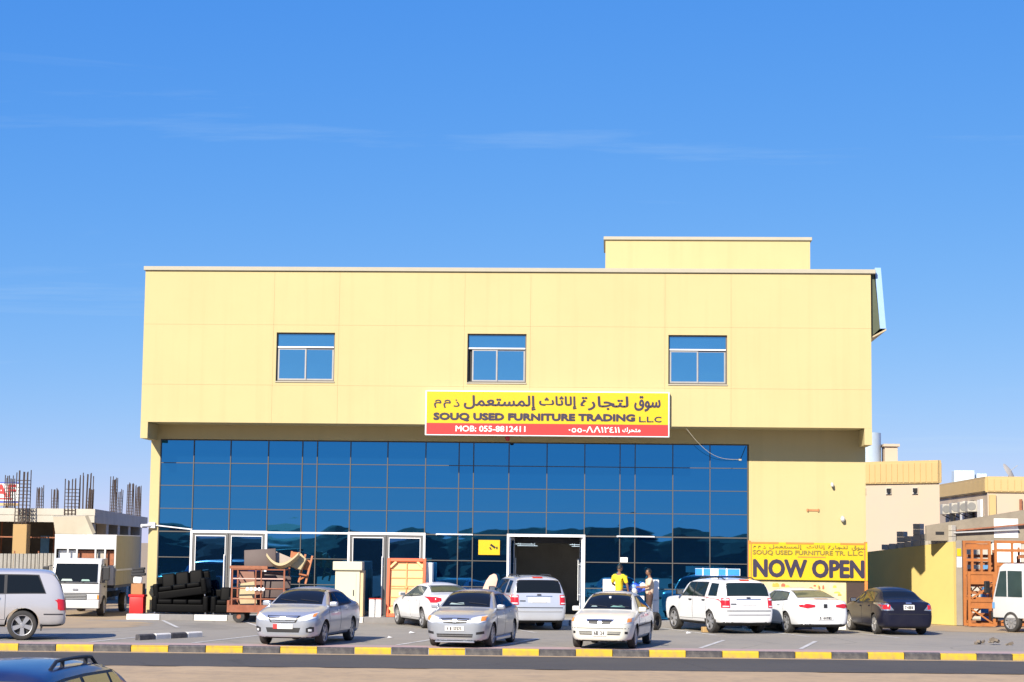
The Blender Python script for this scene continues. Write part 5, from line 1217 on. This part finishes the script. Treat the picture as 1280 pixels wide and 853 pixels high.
# odds and ends by the left corner column
rb = thing('red_crate', 'red plastic crate at the left corner of the shop beside the truck', 'crate', (-16.2,-1.0,.17))
MB().box(-.24,.24,-.22,.22,0,.56).build('bin', mat('red_plastic', (.62,.02,.02), .4, var=.06), rb, .03, 2, 40); MB().box(-.27,.27,-.25,.25,.56,.64).build('rim', mat('red_plastic', (.62,.02,.02), .4), rb, .015)
cbx = thing('cardboard_box', 'brown cardboard box on the red crate', 'box', (-16.2,-1.0,.81)); MB().box(-.2,.2,-.2,.2,0,.36).build('carton', mat('cardboard', (.36,.17,.07), .8, var=.1), cbx, .01); MB().box(-.2,-.02,-.2,.2,.362,.37).build('flap', mat('cardboard', (.36,.17,.07), .8), cbx); MB().box(.0,.2,-.2,.2,.362,.374).build('flap', mat('cardboard', (.36,.17,.07), .8), cbx)
sk_ = MB().obox((0,0,.13),(.30,.26,.26),(0,R(4),.2)).build('white_sack', M_white, None, .07, 3, 50, loc=(-16.22,-1.0,1.175)); tag(sk_, 'small white sack on top of the cardboard box', 'sack')
rl_ = MB().box(-.24,.24,-.17,.17,0,.10).box(-.22,.2,-.16,.15,.10,.20).box(-.2,.22,-.15,.16,.20,.29).build('folded_mat', mat('black_sheet', (.02,.02,.024), .7, var=.3), None, .03, 2, 40, loc=(-16.2,-1.0,1.435), rot=(0,R(-3),.1)); tag(rl_, 'black folded mat on the white sack at the left corner', 'mat')
# rusty cage trailer
tr_ = thing('cage_trailer', 'rusty cage trailer loaded with broken furniture in front of the glass', 'trailer', (-11.65,-2.75,0), R(2))
M_cage = mat('cage_rust', (.25,.075,.035), .7, var=.3, scale=7, dirt=(.36,.17,.1), dirt_amt=.5, dscale=4)
MB().box(-.92,.92,-.62,.62,.36,.44).build('bed', M_cage, tr_, .01); MB().box(-.95,.95,-.66,-.62,.34,.58).build('kick_board', M_cage, tr_); MB().box(-1.0,-.92,-.66,.66,.34,.72).build('end_plate', M_cage, tr_)
for x in (-.86,.86):
    for y in (-.6,.6): MB().bar((x,y,.44),(x,y,1.76),.05).build('post', M_cage, tr_)
for x in (-.08,.10): MB().bar((x,-.6,.44),(x,-.6,1.76),.035).build('post', M_cage, tr_)
for z in (.78,1.12,1.44,1.74):
    for y in (-.6,.6): MB().bar((-.86,y,z),(.86,y,z),.035).build('rail', M_cage if z != 1.44 else mat('pink_primer', (.58,.38,.32), .7), tr_)
    for x in (-.86,.86): MB().bar((x,-.6,z),(x,.6,z),.035).build('rail', M_cage, tr_)
MB().box(-.95,.3,-.64,-.5,1.76,1.86).build('top_plank', M_rust, tr_)
for x in (-.62,.62):
    for y in (-.5,.5):
        w = MB().lathe([(.08,-.07),(.19,-.07),(.2,-.05),(.2,.05),(.19,.07),(.08,.07)],'Y',20).build('wheel', M_rub, tr_, smooth=40, loc=(x,y,.2)); MB().lathe([(0,-.05),(.085,-.05),(.085,.05),(0,.05)],'Y',14).build('hub', M_cage, w)
    MB().bar((x,-.5,.2),(x,.5,.2),.05).build('axle', M_trim, tr_)
M_cream = mat('cream_foam', (.42,.34,.20), .85, var=.1); M_dkw = mat('dark_wood', (.06,.035,.032), .6, var=.15, scale=3); M_orw = mat('orange_wood', (.36,.12,.04), .55, var=.12)
def junk(name, label, mb, m, loc, rot=(0,0,0), bevel=.02): return tag(mb.build(name, m, None, bevel, 2, 40, loc, rot), label, 'scrap', 'scrap loaded on the cage trailer')
junk('headboard', 'dark brown board leaning on top of the cage trailer', MB().box(-.56,.5,-.04,.04,0,.62), M_dkw, (-11.62,-2.95,1.80), (R(-14),R(-4),0))
junk('plywood_offcut', 'grey brown offcut behind the dark board on the trailer', MB().prism([(-.4,0),(.5,0),(.45,.25),(-.3,.55)],-.03,.03,'Y'), mat('grey_board', (.34,.28,.23), .8), (-11.05,-2.7,1.86), (R(-15),0,0), .005)
fo = MB(); n = 14; vs = []; fs = []
for i in range(n+1):
    t = i/n; x = -.45+1.05*t; z = .30-.8*t+.95*t*t+.12*math.sin(t*3); 
    for y in (-.16,.16):
        for dz in (0,.09): vs.append((x,y,z+dz-.25*math.sin(t*math.pi)))
for i in range(n):
    q = 4*i; fs += [(q,q+4,q+6,q+2),(q+1,q+3,q+7,q+5),(q,q+1,q+5,q+4),(q+2,q+6,q+7,q+3)]
fs += [(0,2,3,1),(4*n,4*n+1,4*n+3,4*n+2)]
fo.add(vs, fs); junk('foam_sheet', 'curved cream foam sheet draped over the trailer load', fo, M_cream, (-11.0,-3.15,1.82), (R(-20),R(6),0), 0)
junk('foam_block', 'cream foam block at the right end of the trailer load', MB().prism([(-.22,0),(.16,-.05),(.25,.35),(.02,.5),(-.2,.3)],-.12,.12,'Y'), M_cream, (-10.45,-2.75,1.80), (R(-10),R(12),0), .03)
for i, (x, rz, ry) in enumerate(((-10.62,.1,.12),(-10.28,-.1,.2))):
    c = thing('chair_frame', ('orange wooden chair frame on the trailer, the left one', 'orange wooden chair frame on the trailer, at its right end')[i], 'chair', (x,-2.5,1.30 if i else 1.76), rz); c.rotation_euler = (0, ry, rz)
    for a in (-.12,.12): MB().bar((a,-.1,0),(a,.0,.95 if i else .58),.06).build('leg', M_orw, c)
    MB().obox((0,-.04,.62 if i else .40),(.26,.05,.34),(R(-6),0,0)).build('backrest', M_orw, c, .02); MB().obox((0,-.12,.28),(.28,.24,.05)).build('seat', M_orw, c, .015)
    MB().bar((-.12,-.1,.08),(.12,-.1,.30),.05).build('stretcher', M_orw, c)
junk('cream_board', 'cream board standing inside the cage trailer', MB().box(-.28,.28,-.02,.02,0,.86), M_cream, (-11.95,-3.1,.46), (R(-8),R(-10),0), .01)
junk('wooden_board', 'dark wooden board inside the cage trailer', MB().box(-.45,.45,-.03,.03,0,1.1), M_dkw, (-11.15,-2.9,.46), (R(-6),R(4),0), .01)
junk('wooden_board', 'red brown board at the back inside the cage trailer', MB().box(-.75,.75,-.03,.03,0,1.2), mat('brown_panel', (.20,.09,.06), .7, var=.2), (-11.7,-2.4,.46), (R(-4),0,0), .01)
rlr = thing('roller_bundle', 'bundle of white rollers strapped to the cage trailer', 'rollers', (-11.72,-3.42,1.10))
for k in range(5): MB().lathe([(0,-.05),(.055,-.05),(.065,0),(.055,.05),(0,.05)],'Y',12).build('roller', M_white, rlr, smooth=40, loc=(-.24+.13*k,0,0))
MB().tube((-.3,.0,0),(.36,.0,0),.015,6).build('rod', M_trim, rlr)
# cream cabinet
M_cab = mat('cream_cabinet', (.60,.55,.40), .55, var=.04, scale=2)
ck = thing('cream_cabinet', 'tall cream cabinet with jutting top standing on the step', 'cabinet', (-8.95,-1.05,.17))
MB().box(-.42,.42,-.25,.28,0,1.56).build('body', M_cab, ck, .01); MB().box(-.50,.50,-.33,.28,1.56,1.85).build('top_box', M_cab, ck, .02, 2)
MB().box(.42,.54,-.20,.28,0,1.56).build('side_panel', mat('tan_panel', (.58,.44,.25), .6), ck, .01); MB().box(-.38,.30,-.262,-.25,.08,1.46).build('door', M_cab, ck, .008); MB().box(.20,.23,-.28,-.262,.7,.9).build('handle', M_trim, ck)
# white pedestals
for i in (0,1):
    t = thing('white_pedestal', ('white pedestal with red top, the one beside the cream cabinet', 'white pedestal with red top, the one beside the orange frame')[i], 'pedestal', (-8.06+.22*i,-1.55,.17), 0, 'white pedestals on the step')
    MB().box(-.09,.09,-.1,.1,.0,.60).build('shaft', M_white, t, .012); MB().box(-.10,.10,-.11,.11,.60,.635).build('top', mat('red_top', (.45,.05,.03), .5), t); MB().box(-.07,.07,-.104,-.1,.06,.54).build('face', M_white, t)
# orange table turned on its side, underside to the front
ot = thing('orange_table', 'orange table stood on edge against the glass, underside showing', 'table', (-6.97,-1.25,.17), 0)
ot.rotation_euler = (R(-9), 0, 0)
M_ora = mat('orange_lacquer', (.60,.09,.018), .4, var=.08); M_peach = mat('peach_ply', (.78,.45,.20), .6, var=.06, scale=3); M_orl = mat('orange_rail', (.66,.27,.08), .5)
W2, H2 = .66, 2.0
MB().box(-W2,W2,.05,.09,.0,H2).build('table_top', M_peach, ot)
for x0, x1, z0, z1 in ((-W2,-W2+.1,0,H2),(W2-.1,W2,0,H2),(-W2+.1,W2-.1,0,.12),(-W2+.1,W2-.1,H2-.11,H2)): MB().box(x0,x1,-.07,.05,z0,z1).build('apron', M_ora, ot, .006)
MB().box(-.02,.02,.01,.05,.12,H2-.11).build('centre_stile', M_orl, ot)
for z in (.40,.68,.98,1.06,1.34,1.62): MB().box(-W2+.1,-.02,.025,.05,z-.018,z+.018).build('cross_rail', M_orl, ot); MB().box(.02,W2-.1,.025,.05,z-.018,z+.018).build('cross_rail', M_orl, ot)
for sx_, sz_ in ((-1,0),(1,0),(-1,1),(1,1)):
    x, z = sx_*(W2-.1), (.12 if not sz_ else H2-.11); zd = 1 if not sz_ else -1
    MB().bar((x,-.03,z+zd*.2),(x-sx_*.2,-.03,z),.07,.05,(0,1,0)).build('corner_brace', M_peach, ot)
MB().lathe([(0,-.03),(.05,-.03),(.06,.02),(0,.02)],'Y',12).build('knob', M_orl, ot, loc=(0,.02,1.02))
# appliances
def fridge(label, loc, w, d, h, split=.62, m=M_white):
    f = thing('white_fridge', label, 'fridge', loc)
    MB().box(-w/2,w/2,-d/2+.04,d/2,.03,h).build('body', m, f, .015); MB().box(-w/2,w/2,-d/2,-d/2+.035,.05,h*split-.006).build('door', m, f, .012); MB().box(-w/2,w/2,-d/2,-d/2+.035,h*split+.006,h).build('door', m, f, .012)
    for z0, z1 in ((h*split-.4,h*split-.08),(h*split+.06,h*split+.25)): MB().box(-w/2+.03,-w/2+.06,-d/2-.03,-d/2,z0,z1).build('handle', M_alu, f)
    for x in (-w/2+.06,w/2-.06):
        for y in (-d/2+.1,d/2-.06): MB().tube((x,y,0),(x,y,.035),.02,6).build('foot', M_trim, f)
fridge('white fridge standing behind the orange table', (-6.42,-.55,.17), .62, .6, 1.84)
fridge('white fridge behind the man in the yellow shirt', (-.06,-.60,.17), .46, .5, 1.36)
fridge('white cabinet behind the man in the beige shirt', (1.44,-.55,.17), .34, .5, 1.36, .5)
fridge('low white appliance under the blue bundle between the men', (.86,-.95,.17), .5, .5, .82, .7)
# blue and white bundle
bu = thing('blue_bundle', 'blue and white plastic bundle between the two men', 'bundle', (.88,-1.0,.99))
rb_ = random.Random(9)
for k in range(9):
    pts = [(rb_.uniform(-.26,.12), rb_.uniform(-.2,.2), 0) for _ in range(3)]
    c = Vector((rb_.uniform(-.22,.24), rb_.uniform(-.12,.12), rb_.uniform(.10,.36)))
    m = MB().lathe([(0,-.13),(.07,-.10),(.12,-.02),(.10,.07),(.04,.12),(0,.13)],'Z',9)
    m.v = [(v[0]*rb_.uniform(.8,1.25), v[1]*rb_.uniform(.8,1.2), v[2]*rb_.uniform(.85,1.2)) for v in m.v]
    m.build('fold', (mat('blue_plastic', (.03,.09,.55), .35, var=.2), mat('blue_light', (.25,.38,.75), .35), M_white)[(0,0,1,0,2,0,1,0,2)[k]], bu, smooth=60, loc=c, rot=(rb_.uniform(0,2),rb_.uniform(0,2),0))
# padded board behind the silver SUV
ib = thing('padded_board', 'pale pink padded board tilted against the glass behind the silver SUV', 'board', (-4.62,-.75,.17)); ib.rotation_euler = (0, R(24), 0)
MB().prism([(-.17,0),(.17,0),(.19,1.2),(.15,1.40),(.05,1.52),(-.05,1.52),(-.15,1.40),(-.19,1.2)],-.03,.03,'Y').build('pad', mat('pink_pad', (.74,.46,.36), .8, var=.06), ib, .02, 2, 40, loc=(.0,0,.1))
MB().bar((-.1,.02,0),(.1,.08,.9),.03).build('leg', M_trim, ib); MB().bar((.1,.02,0),(-.1,.08,.9),.03).build('leg', M_trim, ib)
# blue and white board on the white SUV
rbd = thing('roof_board', 'blue and white board carried on the roof of the white SUV', 'board', (3.42,-3.95,1.745), R(-2))
MB().box(-.72,.72,.012,.05,0,.225).build('backing', M_white, rbd)
for a, c in ((-.72,-.50),(-.45,-.24),(.02,.26),(.32,.70)): MB().box(a,c,0,.012,.01,.215).build('blue_face', mat('signal_blue', (.03,.24,.72), .4), rbd)
for x in (-.475,.29): MB().box(x-.015,x+.015,-.01,.06,-.0,.24).build('clip', M_alu, rbd)
# spare tyre and bits
ty = MB().lathe([(.17,-.08),(.26,-.085),(.29,-.05),(.29,.05),(.26,.085),(.17,.08),(.17,-.08)],'Y',26).build('spare_tyre', M_rub, None, smooth=50, loc=(1.42,-4.4,.285), rot=(R(-4),0,R(62))); tag(ty, 'loose tyre standing on the asphalt behind the off-white sedan', 'tyre')
wb = MB().box(-.14,.14,-.1,.1,0,.17).build('wooden_block', M_ply, None, .01, loc=(2.98,-5.55,0), rot=(0,0,.3)); tag(wb, 'wooden block beside the rear wheel of the white SUV', 'block')
rbm = MB(); rq = random.Random(2)
for k in range(18):
    a = rq.uniform(0,6.28); d = abs(rq.gauss(0,.25)); s_ = rq.uniform(.04,.10)
    rbm.obox((d*math.cos(a)*1.3,d*math.sin(a),s_*.35+max(0,.12-.3*d)),(s_*1.4,s_,s_*.8),(rq.uniform(-.5,.5),rq.uniform(-.5,.5),rq.uniform(0,3)))
tag(rbm.build('rubble_heap', mat('rubble', (.16,.13,.10), .95, var=.4, scale=6), None, loc=(10.8,-10.9,0)), 'small heap of dark rubble on the asphalt at right', 'rubble')
# litter on the asphalt
for i, (x, y, s_, m) in enumerate(((-5.9,-9.2,.10,M_white),(-6.2,-12.3,.08,M_plate),(-11.6,-13.2,.12,M_cream),(2.4,-6.7,.1,M_white))):
    p = MB().add([(-s_,-s_*.7,0),(s_,-s_*.6,.02),(s_*.8,s_*.7,.01),(-s_*.7,s_*.6,.05)],[(0,1,2,3)]).build('paper_scrap', m, None, loc=(x,y,.008)); tag(p, ('white paper scrap on the asphalt near the white sedan by the orange table','pale paper scrap on the asphalt between the two silver sedans','cream paper scrap near the black and white kerb stub','white paper scrap beside the white SUV')[i], 'litter', 'paper scraps on the asphalt')
# ================================================================== people
M_skin = mat('brown_skin', (.22,.11,.065), .55, var=.06); M_hair = mat('black_hair', (.012,.010,.009), .6)
def skin_obj(name, verts, edges, material, parent, sub=2):
    me = bpy.data.meshes.new(name); me.from_pydata([v[0] for v in verts], edges, [])
    o = link(name, me, material, parent)
    md = o.modifiers.new('skin', 'SKIN'); md.use_smooth_shade = True
    for i, v in enumerate(verts):
        r = v[1] if isinstance(v[1], tuple) else (v[1], v[1]); me.skin_vertices[0].data[i].radius = r
    me.skin_vertices[0].data[0].use_root = True
    s_ = o.modifiers.new('sub', 'SUBSURF'); s_.levels = sub; s_.render_levels = sub
    m2 = evaluated(o); o.modifiers.clear(); o.data = m2
    m2.materials.clear(); m2.materials.append(material)
    m2.polygons.foreach_set('use_smooth', [True]*len(m2.polygons)); return o
def person(label, loc, rz, H, shirt, trousers, arms, head_turn=0, head_down=.0):
    # local frame: facing +x, left = +y, built for 1.75 m and scaled
    p = thing('person', label, 'person', loc, rz); p.scale = (H/1.75,)*3
    hip, kn, an = .92, .50, .09
    V = [((0,0,.95),(.10,.08)),((0,0,1.10),(.10,.075)),((0,0,1.28),(.125,.08)),((-.005,0,1.42),(.11,.065)),((0,0,1.50),.052),((.012,0,1.57),.052)]
    E_ = [(0,1),(1,2),(2,3),(3,4),(4,5)]
    for s_ in (1,-1):
        i = len(V); V += [((0,.10*s_,.88),.07),((.015,.11*s_,kn),.05),((-.01,.115*s_,.28),.045),((-.02,.12*s_,an),.040),((.05,.13*s_,.045),.040),((.16,.14*s_,.035),.032)]
        E_ += [(0,i),(i,i+1),(i+1,i+2),(i+2,i+3),(i+3,i+4),(i+4,i+5)]
    hands = []
    for s_ in (1,-1):
        el, wr, hd = arms[0 if s_ > 0 else 1]
        i = len(V); sh = (-.005,.185*s_,1.405)
        V += [(sh,.058),(tuple(el),.042),(tuple(wr),.028),(tuple(hd),(.038,.024))]
        E_ += [(3,i),(i,i+1),(i+1,i+2),(i+2,i+3)]; hands.append((Vector(wr), Vector(hd), s_, i+3))
        d = (Vector(hd)-Vector(wr)).normalized(); side = d.cross(Vector((0,0,1))).normalized() if abs(d.z) < .9 else Vector((1,0,0)); dn_ = d.cross(side).normalized()
        for k in range(4):
            a = Vector(hd)+d*.03+side*(.027-.018*k); L_ = (.065,.075,.07,.055)[k]
            j = len(V); V += [(tuple(a+d*L_*.5),.0095),(tuple(a+d*L_*.85+dn_*.018*1),.0085),(tuple(a+d*L_+dn_*.04),.0075)]
            E_ += [(i+3,j),(j,j+1),(j+1,j+2)]
        j = len(V); V += [(tuple(Vector(wr)+d*.05+side*.05),.011),(tuple(Vector(wr)+d*.085+side*.066+dn_*.012),.0095)]; E_ += [(i+2,j),(j,j+1)]
    skin_obj('body', V, E_, M_skin, p, 1)
    # head with face features as one lofted mesh
    hm = bmesh.new(); bmesh.ops.create_uvsphere(hm, u_segments=24, v_segments=18, radius=1)
    for v in hm.verts:
        x, y, z = v.co; zz = z
        w = .074*(1 - .22*max(0,-z)); dpt = .094*(1-.12*max(0,-z))
        X, Y, Z = x*dpt, y*w, z*.118
        if x > .55:
            if abs(y) < .22 and -.35 < z < .15: X += .018*(1-abs(y)/.22)*(1-abs(z+.12)/.27 if abs(z+.12) < .27 else 0)
            if .2 < abs(y) < .6 and .0 < z < .25: X -= .006
            if abs(y) < .4 and -.62 < z < -.45: X += .004
            if z < -.7: X += .006
        v.co = (X+.02, Y, Z)
    me = bpy.data.meshes.new('head'); hm.to_mesh(me); hm.free(); me.polygons.foreach_set('use_smooth', [True]*len(me.polygons))
    hd = link('head', me, M_skin, p, (.015,0,1.655), (0, head_down, head_turn))
    for s_ in (1,-1):
        MB().lathe([(0,-.008),(.02,-.006),(.026,0),(.018,.006),(0,.006)],'Y',10).build('ear', M_skin, hd, smooth=60, loc=(.01,s_*.076,-.005))
        MB().lathe([(0,-.008),(.010,-.004),(.010,.004),(0,.008)],'Y',8).build('eye', M_hair, hd, smooth=60, loc=(.103,s_*.032,.012), rot=(0,0,R(90)))
    MB().box(-.004,.004,-.022,.022,-.004,.004).build('mouth', mat('lips', (.2,.07,.05), .5), hd, loc=(.106,0,-.062))
    hr = bmesh.new(); bmesh.ops.create_uvsphere(hr, u_segments=20, v_segments=14, radius=1)
    kill = [v for v in hr.verts if v.co.z < -.35 or (v.co.x > .35 and v.co.z < .48) or (v.co.z < .0 and v.co.x > .1)]
    bmesh.ops.delete(hr, geom=kill, context='VERTS')
    for v in hr.verts:
        k = random.uniform(.98,1.05); v.co = (v.co.x*.103*k+.013, v.co.y*.083*k, v.co.z*.130*k+.003)
    me = bpy.data.meshes.new('hair'); hr.to_mesh(me); hr.free(); me.polygons.foreach_set('use_smooth', [True]*len(me.polygons)); link('hair', me, M_hair, hd)
    # clothes
    S = [((0,0,.86),(.165,.135)),((0,0,1.08),(.155,.122)),((0,0,1.28),(.175,.126)),((-.005,0,1.42),(.150,.102)),((0,0,1.475),(.075,.07))]
    SE = [(0,1),(1,2),(2,3),(3,4)]
    for q, s_ in enumerate((1,-1)):
        el = Vector(arms[q][0]); sh = Vector((-.005,.19*s_,1.405)); i = len(S)
        S += [(tuple(sh),.076),(tuple(sh.lerp(el,.55)),.068),(tuple(sh.lerp(el,.86)),.066)]; SE += [(3,i),(i,i+1),(i+1,i+2)]
    skin_obj('shirt', S, SE, shirt, p, 2)
    T = [((0,0,.97),(.145,.12)),((0,0,.88),(.15,.128))]; TE = [(0,1)]
    for s_ in (1,-1):
        i = len(T); T += [((0,.095*s_,.78),.112),((.015,.112*s_,kn),.088),((-.01,.118*s_,.28),.074),((-.015,.12*s_,.10),.070)]; TE += [(1,i),(i,i+1),(i+1,i+2),(i+2,i+3)]
    skin_obj('trousers', T, TE, trousers, p, 2)
    for s_ in (1,-1): MB().box(-.10,.20,s_*.13-.05,s_*.13+.05,0,.085).build('shoe', M_trim, p, .03, 2, 40)
    return p
person('man in a bright yellow shirt seen from behind, between the parked cars and the glass', (.26,-1.42,.165), R(62), 1.85, mat('yellow_cotton', (.86,.62,.02), .8, var=.05), mat('dark_trousers', (.04,.04,.05), .8),
       [((.10,.30,1.16),(.28,.24,1.08),(.36,.21,1.06)), ((.03,-.27,1.13),(.10,-.28,.90),(.12,-.28,.81))], R(-30), R(10))
person('man in a beige shirt holding his hands forward, facing the man in yellow', (1.28,-1.38,.165), R(186), 1.72, mat('beige_cotton', (.66,.48,.34), .8, var=.05), mat('brown_trousers', (.055,.03,.024), .8),
       [((.08,.25,1.16),(.30,.13,1.13),(.37,.10,1.14)), ((.08,-.25,1.16),(.30,-.12,1.15),(.37,-.08,1.16))], R(6), R(8))
